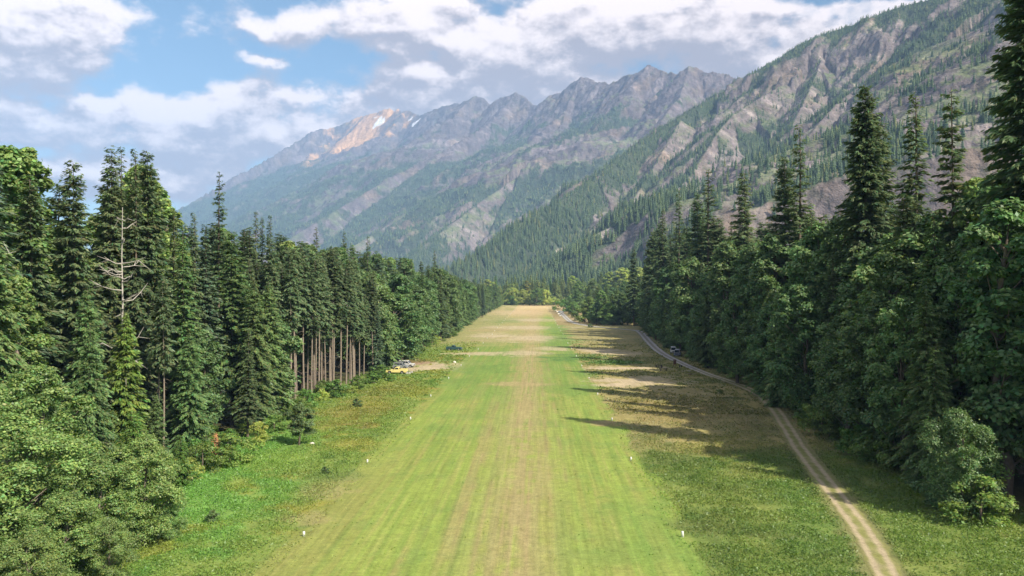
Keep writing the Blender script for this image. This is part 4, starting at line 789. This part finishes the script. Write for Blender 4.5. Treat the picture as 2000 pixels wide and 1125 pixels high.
# --- the clump past the shaded wall, and the bright wood closing the end of the strip
for px, by, ty, k, fat in ((1100, 609, 584, 'shrub1', 1.2), (1142, 630, 596, 'shrub2', 1.3), (1160, 633, 600, 'cotton2', 1.3), (1190, 635, 590, 'cotton2', 1.3), (1210, 635, 588, 'cedar1', 1.5), (1226, 635, 585, 'cotton1', 1.3), (1246, 636, 580, 'cedar1', 1.5), (1176, 634, 592, 'cedar1', 1.5), (1120, 616, 588, 'cotton2', 1.3), (1236, 628, 560, 'cedar0', 1.4), (1168, 622, 560, 'cedar0', 1.4), (1128, 614, 566, 'maple1', 1.2), (1112, 612, 578, 'maple1', 1.3), (1150, 630, 578, 'maple0', 1.3), (1175, 628, 566, 'maple2', 1.3), (1215, 634, 570, 'maple1', 1.4), (1240, 634, 556, 'maple2', 1.3), (1196, 634, 572, 'cedar0', 1.4), (1150, 612, 556, 'fir2', 1.5), (1185, 618, 556, 'fir0', 1.5), (1225, 620, 552, 'fir1', 1.5), (1250, 622, 552, 'fir3', 1.5), (1200, 608, 550, 'fir2', 1.5), (1130, 602, 548, 'maple2', 1.4), (1165, 634, 590, 'maple0', 1.3), (1118, 605, 560, 'fir3', 1.4), (1145, 622, 580, 'maple1', 1.2), (1160, 610, 545, 'maple0', 1.0), (1185, 607, 552, 'fir2', 1.3), (1182, 632, 578, 'fir2', 1.5), (1205, 630, 560, 'cedar0', 1.3), (1228, 632, 566, 'cedar0', 1.2), (1245, 630, 570, 'maple0', 1.2), (1172, 604, 546, 'fir0', 1.2), (1210, 600, 542, 'fir1', 1.3), (1232, 604, 542, 'fir0', 1.2), (1250, 615, 550, 'fir2', 1.2), (1138, 600, 540, 'fir1', 1.3), (1105, 600, 577, 'cedar1', 1.0), (1195, 615, 560, 'maple0', 1.1), (1220, 612, 548, 'maple2', 1.1), (1160, 622, 590, 'maple1', 1.2), (1270, 612, 520, 'fir2', 1.2), (1290, 614, 520, 'fir0', 1.2), (1262, 628, 575, 'maple0', 1.2)):
    p = gp(px, by); d = p[1]; nm = ('cottonwood_tree', 'leafy cottonwood') if k.startswith('cotton') else ('bush', 'round bush') if k.startswith('shrub') else LAB['c' if k.startswith('cedar') else k[0]]
    tree(k, p[0], p[1], top_h(ty, d), nm[0], '%s in the clump between the gravel road and the far end of the strip' % nm[1], 'shrub' if nm[0] == 'bush' else 'tree', '%ss of the clump by the gravel road' % nm[1], fat, None, M_FIRL if k[:3] in ('fir', 'ced') else M_COTTON if k[0] == 'm' and RNG.random() < .5 else None)
x, y = at_px(1030, 990); tree('yellow0', x, y, top_h(548, 990), 'maple_tree', 'single yellow tree in the bright wood closing the far end of the strip', 'tree', None, 1.3)
for i in range(44):
    px = 968 + i * 3.5 + RNG.normal(0, 5); d = RNG.uniform(925, 992); x, y = at_px(px, d); k = ['lime0', 'shrub1', 'lime0', 'maple1', 'cotton2', 'lime0'][RNG.integers(6)]
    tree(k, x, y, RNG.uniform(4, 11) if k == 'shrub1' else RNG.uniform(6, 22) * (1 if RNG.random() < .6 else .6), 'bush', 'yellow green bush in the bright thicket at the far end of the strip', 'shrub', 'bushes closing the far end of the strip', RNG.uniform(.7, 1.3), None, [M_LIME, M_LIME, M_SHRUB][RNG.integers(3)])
for i in range(95):
    px = RNG.uniform(900, 1290); d = RNG.uniform(1000, 1120); x, y = at_px(px, d); ty = np.interp(px, [890, 960, 1050, 1150, 1220, 1300], [545, 540, 537, 530, 520, 505])
    k = ['fir0', 'fir1', 'fir2', 'fir3', 'maple2'][RNG.integers(5)]; nm = LAB[k[0]]
    tree(k, x, y, min(top_h(ty + RNG.uniform(-4, 22), d), 46), 'conifer_tree' if k[0] == 'f' else nm[0], '%s in the bright wood behind the far end of the strip' % ('conifer' if k[0] == 'f' else nm[1]), 'tree', '%ss closing the far end' % ('conifer' if k[0] == 'f' else nm[1]), RNG.uniform(1.1, 1.6), None, [M_FIRSUN, M_FIRSUN, M_SHRUB][RNG.integers(3)] if k[0] == 'f' else M_LIME)  # far conifers take lighter leaves: direct sun painted into their colour
for i in range(46):
    px = 962 + i * 4.6 + RNG.normal(0, 2); d = RNG.uniform(988, 1004); x, y = at_px(px, d)
    tree(['cedar0', 'fir2', 'fir0', 'cedar1'][i % 4], x, y, RNG.uniform(20, 31), 'conifer_tree', 'sun-toned conifer standing just behind the bright thicket at the far end of the strip', 'tree', 'conifers just behind the far thicket', RNG.uniform(1.2, 1.8), None, M_FIRSUN)
# --- bushes along the forest edges and weeds in the meadow
SH = [('shrub%d' % i) for i in range(3)]
for i in range(64):
    yy = 72 * (400 / 72) ** RNG.random(); x = eL(yy) + RNG.uniform(-1.0, 4.5) * (1 if yy < 200 else .5)
    pq, _ = cap_h(x, yy, LSKY)
    if far_enough(x, yy, 1.3) and road_dist(A([x]), A([yy]))[0] > 3 and not (183 < yy < 215 and x > -38) and not (395 < pq < 445 and yy < 110) and not (540 < pq < 632 and yy < 106):
        tree(SH[i % 3], x, yy, RNG.uniform(1.2, 3.6), 'bush', 'leafy green bush along the sunlit forest edge', 'shrub', 'bushes along the sunlit forest edge', RNG.uniform(.9, 1.5), None, M_LIME if RNG.random() < .25 else None)
for i in range(120):
    yy = 74 * (410 / 74) ** RNG.random(); x = eR(yy) - RNG.uniform(-2.0, 2.2)
    pq, _ = cap_h(x, yy, RSKY)
    if far_enough(x, yy, 1.3) and road_dist(A([x]), A([yy]))[0] > 3.2 and not (1285 < pq < 1352 and 180 < yy < 260):
        tree(['bush_dark', 'shrub1'][i % 2], x, yy, RNG.uniform(1.6, 5.0), 'bush', 'dark bush at the foot of the shaded forest wall', 'shrub', 'bushes at the foot of the shaded wall', RNG.uniform(.9, 1.4))
for px, py, h, lb in ((635, 925, .8, 'low dark weed clump beside the bare patch near the strip markers'), (697, 795, 1.5, 'small dark bush alone on the slope of the meadow'), (655, 775, 2.6, 'broad dark bush below the bare stemmed grove'), (735, 735, 3.2, 'dark bush between the grove and the yellow pickup'), (1153, 640, 2.2, 'small dark bush by the bend of the gravel road'), (415, 1020, 1.1, 'dark low bush in the bright meadow beside the corner trees'), (1405, 770, 1.0, 'tiny bush alone in the dry field beside the road'), (765, 745, 1.6, 'low bush screening the yellow pickup'), (700, 762, 2.0, 'bright bush at the forest edge by the grove')):
    p = gp(px, py); tree('bush_dark' if 'dark' in lb else 'shrub1', p[0], p[1], h, 'bush', lb, 'shrub', None, 1.2)
# ------------------------------------------------------------------ vehicles and small things on the ground
def bm_obj(name, bm, mat, parent=None, bevel=0.0):
    if bevel:
        es = [e for e in bm.edges if len(e.link_faces) == 2 and e.calc_face_angle(0) > .5]
        bmesh.ops.bevel(bm, geom=es, offset=bevel, segments=2, affect='EDGES', profile=.6, clamp_overlap=True)
    me = bpy.data.meshes.new(name); bm.to_mesh(me); bm.free(); return obj(name, me, mat, parent)
def prism(prof, y0, y1, taper=None):
    """extrude a side profile (x, z) across the width; taper(z) narrows it upwards"""
    bm = bmesh.new(); tp = taper or (lambda z: 1.0)
    a = [bm.verts.new((x, y0 * tp(z), z)) for x, z in prof]; b = [bm.verts.new((x, y1 * tp(z), z)) for x, z in prof]; n = len(prof)
    bm.faces.new(a); bm.faces.new(b[::-1])
    for i in range(n): bm.faces.new((a[(i + 1) % n], a[i], b[i], b[(i + 1) % n]))
    bmesh.ops.recalc_face_normals(bm, faces=bm.faces); return bm
def box(c, s):
    bm = bmesh.new(); bmesh.ops.create_cube(bm, size=1.0, matrix=Matrix.Translation(c) @ Matrix.Diagonal((*s, 1))); return bm
def cyl(c, r, w, axis='Y', seg=18):
    bm = bmesh.new(); R = Matrix.Rotation(math.pi / 2, 4, 'X') if axis == 'Y' else Matrix.Identity(4)
    bmesh.ops.create_cone(bm, cap_ends=True, segments=seg, radius1=r, radius2=r, depth=w, matrix=Matrix.Translation(c) @ R); return bm
M_TYRE = plain('tyre_rubber', (.02, .02, .02), .85); M_RIM = plain('wheel_rim', (.45, .45, .45), .4, .6); M_GLASS = plain('car_glass', (.02, .03, .035), .08, spec=.8, noise=0)
M_CHROME = plain('bumper_grey', (.35, .35, .35), .35, .5); M_LAMP = plain('lamp_lens', (.75, .75, .7), .15); M_DARKBED = plain('bed_liner', (.03, .035, .035), .8)
def wheels(t, xs, half, r, w=.22):
    for x in xs:
        for s in (-1, 1):
            wh = bm_obj('wheel', cyl((x, s * (half - w * .45), r), r, w), M_TYRE, t, .03)
            bm_obj('rim', cyl((x, s * (half - w * .45 + w * .5 - .005), r), r * .58, .04), M_RIM, wh)
def lamps(t, x, half, z, sz=.16):
    for s in (-1, 1): bm_obj('headlight', box((x, s * half, z), (.05, sz, sz * .75)), M_LAMP, t, .015)
def pickup(name, label, loc, rz, paint, L=4.9, vintage=False):
    """x forward. lower body with arches, cab, open bed, four wheels"""
    t = thing(name, label, 'pickup truck', loc, rz); W_ = .88
    hx = L / 2; hz = 1.02 if vintage else .98
    def arch(xc, r=.42): return [(xc + r * math.cos(a), .42 + r * math.sin(a) * .95) for a in np.linspace(0, math.pi, 9)]
    fa, ra = hx - .92, -hx + 1.05
    hood = [(hx, .42), (hx + .02, .62), (hx - .03, hz - .08), (hx - .25, hz + (.05 if vintage else 0)), (.42, hz + .08)]
    prof = hood + [(-.70, hz + .04), (-.70, .95), (-hx, .95), (-hx, .42)] + arch(ra)[::-1] + [(ra + .44, .40), (fa - .44, .40)] + arch(fa)[::-1]
    bm_obj('body', prism(prof, -W_, W_, lambda z: 1.0 if z < .75 else 1 - .07 * (z - .75)), paint, t, .035)
    top = 1.72 if vintage else 1.62
    cab = [(.62, hz + .03), (.18, top - .06), (.0, top), (-.55, top), (-.70, top - .07), (-.74, hz + .0)]
    c = bm_obj('cab', prism(cab, -W_ * .94, W_ * .94, lambda z: 1 - .22 * max(0, z - 1.0)), paint, t, .05)
    for s in (-1, 1):
        yy = s * W_ * .94
        win = [(.42, hz + .12), (.10, top - .16), (-.50, top - .16), (-.58, hz + .12)]
        bm = bmesh.new(); tp = lambda z: 1 - .22 * max(0, z - 1.0)
        vs = [bm.verts.new((x, yy * tp(z) + s * o, z)) for o in (.012,) for x, z in win]; vs2 = [bm.verts.new((x, yy * tp(z) - s * .02, z)) for x, z in win]
        bm.faces.new(vs); bm.faces.new(vs2[::-1])
        for i in range(4): bm.faces.new((vs[i], vs2[i], vs2[(i + 1) % 4], vs[(i + 1) % 4]))
        bmesh.ops.recalc_face_normals(bm, faces=bm.faces); bm_obj('side_window', bm, M_GLASS, t)
        bm_obj('mirror', box((.50, s * (W_ + .08), hz + .18), (.10, .16, .14)), M_DARKBED, t, .02)
    for x0, x1, nm in ((.585, .225, 'windscreen'), (-.742, -.712, 'rear_window')):
        z0, z1 = hz + .12, top - .14; sg = 1 if nm == 'windscreen' else -1
        bm_obj(nm, prism([(x0 + .02 * sg, z0), (x1 + .02 * sg, z1), (x1 - .03 * sg, z1), (x0 - .03 * sg, z0)], -.72, .72, lambda z: 1 - .2 * max(0, z - 1.0)), M_GLASS, t)
    bm_obj('bed_floor', box(((-hx - .70) / 2, 0, .957), (hx - .86, W_ * 1.72, .012)), M_DARKBED, t)
    for s in (-1, 1): bm_obj('bed_side', box(((-hx - .72) / 2, s * (W_ - .06), 1.08), (hx - .74, .09, .26)), paint, t, .02)
    bm_obj('tailgate', box((-hx + .03, 0, 1.08), (.07, W_ * 1.70, .26)), paint, t, .02)
    bm_obj('bumper', box((hx + .07, 0, .52), (.12, W_ * 1.9, .16)), M_CHROME, t, .03); bm_obj('bumper', box((-hx - .07, 0, .52), (.12, W_ * 1.9, .16)), M_CHROME, t, .03)
    lamps(t, hx + .015, .62, .80); wheels(t, (fa, ra), W_, .36); return t
def wagon(name, label, cat, loc, rz, paint, L=3.8, H=1.66, hoodl=.95, rack=False, W_=.83, van=False, roof=None):
    t = thing(name, label, cat, loc, rz); hx = L / 2; fa, ra = hx - .72, -hx + .72; hz = 1.0
    def arch(xc, r=.40): return [(xc + r * math.cos(a), .40 + r * math.sin(a)) for a in np.linspace(0, math.pi, 9)]
    prof = [(hx, .40), (hx + .02, .62), (hx - .04, hz - .1), (hx - .2, hz - .02), (hx - hoodl, hz + .06), (-hx + .02, hz + .06), (-hx, .40)] + arch(ra)[::-1] + [(ra + .42, .38), (fa - .42, .38)] + arch(fa)[::-1]
    bm_obj('body', prism(prof, -W_, W_, lambda z: 1 - .06 * max(0, z - .7)), paint, t, .04)
    xf = hx - hoodl; cab = [(xf + .12, hz + .05), (xf - .42, H - .05), (xf - .6, H), (-hx + .2, H), (-hx + .06, H - .1), (-hx + .03, hz + .05)]
    tp = lambda z: 1 - .20 * max(0, z - 1.0)
    bm_obj('cabin', prism(cab, -W_ * .95, W_ * .95, tp), roof or paint, t, .05)
    for s in (-1, 1):
        for xa, xb in (((xf - .12), (xf - .95)), ((xf - 1.02), (-hx + .25))):
            z0, z1 = hz + .14, H - .16; lean = .28 if xa == xf - .12 else 0
            pr = [(xa, z0), (xa - lean, z1), (xb, z1), (xb, z0)]; bm = bmesh.new(); yy = s * W_ * .95
            v1 = [bm.verts.new((x, yy * tp(z) + s * .012, z)) for x, z in pr]; v2 = [bm.verts.new((x, yy * tp(z) - s * .02, z)) for x, z in pr]
            bm.faces.new(v1); bm.faces.new(v2[::-1])
            for i in range(4): bm.faces.new((v1[i], v2[i], v2[(i + 1) % 4], v1[(i + 1) % 4]))
            bmesh.ops.recalc_face_normals(bm, faces=bm.faces); bm_obj('side_window', bm, M_GLASS, t)
        bm_obj('mirror', box((xf - .02, s * (W_ + .07), hz + .16), (.1, .14, .13)), M_DARKBED, t, .02)
    z0, z1 = hz + .14, H - .13; sl = (-.54) / (H - .1 - hz)
    bm_obj('windscreen', prism([(xf + .12 + sl * (z0 - hz - .05) + .022, z0), (xf + .12 + sl * (z1 - hz - .05) + .022, z1), (xf + .12 + sl * (z1 - hz - .05) - .03, z1), (xf + .12 + sl * (z0 - hz - .05) - .03, z0)], -W_ * .84, W_ * .84, tp), M_GLASS, t)
    bm_obj('rear_window', box((-hx + .035, 0, (z0 + z1) / 2), (.04, W_ * 1.45, z1 - z0 - .08)), M_GLASS, t)
    bm_obj('bumper', box((hx + .06, 0, .52), (.12, W_ * 1.9, .18)), M_CHROME, t, .03); bm_obj('bumper', box((-hx - .06, 0, .52), (.12, W_ * 1.9, .18)), M_CHROME, t, .03)
    bm_obj('grille', box((hx + .012, 0, .76), (.05, .72, .2)), M_DARKBED, t, .01)
    lamps(t, hx + .015, W_ - .2, .78); wheels(t, (fa, ra), W_, .34)
    if rack:
        parts = [tube(A([[xf - .7, s * .6, H + .14], [-hx + .3, s * .6, H + .14]]), A([.03, .03]), 6) for s in (-1, 1)]
        for x in np.linspace(xf - .7, -hx + .3, 4): parts.append(tube(A([[x, -.6, H - .02], [x, -.6, H + .14], [x, .6, H + .14], [x, .6, H - .02]]), A([.025] * 4), 6))
        v, f = join(parts); obj('roof_rack', mesh('roof_rack', v, f, None, True), M_CHROME, t)
    return t
P_YEL = plain('yellow_paint', (.80, .68, .27), .4, noise=.04); P_GRN = plain('faded_green_paint', (.035, .085, .085), .45, noise=.08); P_SIL = plain('silver_paint', (.36, .38, .40), .35, .3, noise=.03); P_WHT = plain('white_paint', (.58, .58, .57), .4, noise=.04); P_BLU = plain('dark_blue_paint', (.06, .08, .13), .4, noise=.04)
p = gp(775, 730); pickup('pickup_truck', 'yellow pickup truck half hidden by weeds at the forest edge', (p[0], p[1], 0), math.radians(176), P_YEL, 4.9)
p = gp(887, 684.5); pickup('pickup_truck', 'old dark green pickup truck with an open bed on the grass', (p[0], p[1], 0), math.radians(-3), P_GRN, 5.0, True)
p = gp(783, 721); wagon('parked_car', 'silver off-road car with a roof rack on the dirt parking patch', 'car', (p[0], p[1], 0), math.radians(-6), P_SIL, 3.7, 1.66, 1.0, True)
p = gp(794, 717.5); wagon('parked_car', 'white off-road car mostly hidden behind the silver one', 'car', (p[0], p[1], 0), math.radians(-10), P_WHT, 4.0, 1.75, 1.1)
p = gp(1315, 690); wagon('parked_van', 'white van facing the strip at the foot of the shaded forest', 'van', (p[0], p[1], 0), math.radians(-97), P_WHT, 4.8, 2.0, .6, W_=.9)
p = gp(1323, 695.5); wagon('parked_van', 'white roofed van with dark blue lower body beside the all white van', 'van', (p[0], p[1], 0), math.radians(-105), P_BLU, 4.6, 2.0, .6, W_=.88, roof=P_WHT)
p = gp(1096, 611); wagon('parked_car', 'pale car far away where the gravel road meets the strip', 'car', (p[0], p[1], 0), math.radians(10), P_SIL, 4.3, 1.6, 1.0)
# white edge markers: a tapered tube on a small foot
M_MARK = plain('white_plastic', (.74, .74, .72), .5, noise=.02)
def lathe(prof, seg=14):
    a = np.arange(seg) * 2 * np.pi / seg; V = np.array([(r * math.cos(t), r * math.sin(t), z) for r, z in prof for t in a]); i = np.arange(len(prof) * seg).reshape(-1, seg); j = np.roll(i, -1, 1)
    return V, np.stack([i[:-1], j[:-1], j[1:], i[1:]], -1).reshape(-1, 4)
mkv, mkf = lathe([(.001, .43), (.075, .43), (.095, .41), (.10, -.03), (.001, -.03)])
MK = mesh('runway_marker', mkv, mkf, None, True)
def marker(x, y, lb, group):
    o = obj('runway_marker', MK, M_MARK); o.location = (x, y, 0); o.rotation_euler = (RNG.normal(0, .04), RNG.normal(0, .04), 0); o.scale = (1, 1, RNG.uniform(.9, 1.1)); tag(o, lb, 'marker', group)
for i in range(28):
    y = 65 + i * 28.7
    marker(-19.1 + RNG.normal(0, .25), y + RNG.normal(0, .8), 'white tube marker on the meadow side edge of the grass strip', 'markers along the meadow side of the strip')
    marker(11.75 + RNG.normal(0, .25), y + 1 + RNG.normal(0, .8), 'white tube marker on the gravel road side edge of the grass strip', 'markers along the road side of the strip')
# boulders
def boulder(name, label, p, s, mat, seed, group=None):
    g = np.random.default_rng(seed); bm = bmesh.new(); bmesh.ops.create_icosphere(bm, subdivisions=3, radius=1); of = g.uniform(0, 50)
    P = np.array([v.co for v in bm.verts]); n = fbm(P[:, 0] * 1.3 + of, P[:, 1] * 1.3 + P[:, 2] * .9, seed, 3)
    for v, k in zip(bm.verts, n): v.co = Vector((v.co.x * s[0], v.co.y * s[1], max(v.co.z, -.4) * s[2])) * (1 + .35 * k)
    for f in bm.faces: f.smooth = True
    o = bm_obj(name, bm, mat); o.location = (p[0], p[1], s[2] * .3); o.rotation_euler = (0, 0, g.uniform(0, 6)); return tag(o, label, 'rock', group)
M_WROCK = plain('pale_rock', (.66, .63, .55), .9, scale=4, noise=.15); M_GROCK = plain('grey_rock', (.34, .33, .31), .9, scale=4, noise=.2)
boulder('boulder', 'cream white boulder on the grass near the dirt parking patch', gp(888, 708.5), (.50, .38, .34), M_WROCK, 3)
boulder('boulder', 'pale squat boulder beside the small round maple', gp(610, 869), (.34, .3, .28), M_WROCK, 4)
for i, (px, py) in enumerate(((1082, 603.5), (1085, 606.5), (1088, 609.5), (1091, 613.5), (1094, 617.5), (1079, 601.5))):
    boulder('boulder', 'white stone in the line beside the far bend of the gravel road', gp(px, py), (.9, .7, .5), M_WROCK, 20 + i, 'white stones lining the far bend')
for i, (px, py) in enumerate(((795, 731), (800, 730.5), (804, 729))):
    boulder('boulder', 'grey stone in the row at the tail of the yellow pickup', gp(px, py), (.42, .3, .36), M_GROCK, 40 + i, 'grey stones by the yellow pickup')
# wooden board, posts, tables, log and plank by the road
M_BRWOOD = plain('red_brown_wood', (.16, .075, .055), .85, scale=5, noise=.25); M_DKWOOD = plain('dark_wood', (.05, .042, .035), .85, scale=5, noise=.2); M_PALEWOOD = plain('pale_board', (.50, .48, .45), .8, scale=5, noise=.1)
p = gp(1318, 716); t = thing('notice_board', 'red brown wooden notice board on posts beside the gravel road', 'notice board', (p[0], p[1], 0), .1)
for s in (-1, 1): bm_obj('post', box((s * .30, 0, .85), (.12, .12, 1.7)), M_BRWOOD, t, .01)
bm_obj('board', box((0, 0, 1.12), (.50, .05, .95)), M_BRWOOD, t, .008); bm_obj('roof', prism([(-.42, 1.66), (.42, 1.66), (.42, 1.71), (0, 1.88), (-.42, 1.71)], -.2, .2), M_BRWOOD, t)
for px in (1327.3, 1331.2):
    p = gp(px, 718.5); o = bm_obj('wooden_post', cyl((0, 0, .3), .13, .74, 'Z', 10), M_DKWOOD, None, .02); o.location = (p[0], p[1], 0); tag(o, 'short dark wooden post in the pair beside the notice board', 'post', 'pair of short posts by the road')
def picnic(px, py, rz, lb):
    p = gp(px, py); t = thing('picnic_table', lb, 'table', (p[0], p[1], 0), rz)
    bm_obj('tabletop', box((0, 0, .74), (1.8, .75, .06)), M_DKWOOD, t, .008)
    for s in (-1, 1):
        bm_obj('bench', box((0, s * .72, .45), (1.8, .26, .05)), M_DKWOOD, t, .008)
        bm_obj('leg_frame', prism([(-.04, 0), (.04, 0), (.04, .70), (-.04, .70)], -.1, .1), M_DKWOOD, t).location = (s * .6, 0, 0)
        bm_obj('crossbar', box((s * .69, 0, .39), (.06, 1.6, .07)), M_DKWOOD, t)
        for q in (-1, 1):
            o = bm_obj('leg', box((0, 0, .36), (.07, .09, .80)), M_DKWOOD, t); o.location = (s * .76, q * .34, 0); o.rotation_euler = (q * .45, 0, 0)
picnic(1287, 718.5, .1, 'dark wooden picnic table farther from the road of the two')
picnic(1296, 725.5, -.05, 'dark wooden picnic table in front of the other one, on the green patch')
p = gp(1341, 725.5); o = bm_obj('plank', box((0, 0, .09), (2.6, .35, .14)), M_PALEWOOD, None, .02); o.location = (p[0], p[1], 0); o.rotation_euler = (0, 0, .12); tag(o, 'pale plank lying in the grass beside the road', 'plank')
p = gp(1351, 732); v, f = tube(A([[-.9, 0, .14], [-.3, .04, .15], [.3, 0, .14], [.9, -.05, .13]]), A([.15, .14, .13, .11]), 9); o = obj('log', mesh('log', v, f, None, True), M_BARK); o.location = (p[0], p[1], 0); tag(o, 'short dark log lying by the verge of the gravel road', 'log')
x, y = at_px(1090, 860); tree('rust', x, y, 3.6, 'bush', 'rust red bush at the far end of the strip', 'shrub', None, 1.6, None, M_RUST)
p = gp(1932, 1018); v, f = tube(A([[-.8, 0, .1], [0, .1, .16], [.7, 0, .35]]), A([.09, .07, .03]), 7); o = obj('fallen_branch', mesh('fallen_branch', v, f, None, True), M_BRWOOD); o.location = (p[0], p[1], 0); tag(o, 'reddish fallen branch in the sunlit grass below the half lit cottonwood', 'branch')
# a fallen stem at the foot of the grove
p = gp(540, 808); v, f = tube(A([[-2.2, 0, .15], [0, .3, .35], [2.4, .5, .8]]), A([.12, .1, .06]), 7); o = obj('fallen_log', mesh('fallen_log', v, f, None, True), M_BARK); o.location = (p[0], p[1], 0); tag(o, 'fallen thin trunk leaning at the foot of the bare stemmed grove', 'log')

# ------------------------------------------------------------------ the air of the valley
HZ = 2080.0
bm = box((0, 0, HZ / 2 - 40), (20400, 20400, HZ + 80)); hz = bm_obj('haze', bm, None); hz['kind'] = 'stuff'; hz['label'] = 'thin blue summer haze filling the valley'; hz['category'] = 'haze'
m, t, out = mat_new('valley_air'); v = t.new('ShaderNodeVolumePrincipled'); v.inputs['Color'].default_value = (.36, .60, 1.0, 1); v.inputs['Density'].default_value = HAZE; v.inputs['Anisotropy'].default_value = -.25
t.link(v.outputs[0], out.inputs['Volume']); hz.data.materials.append(m)
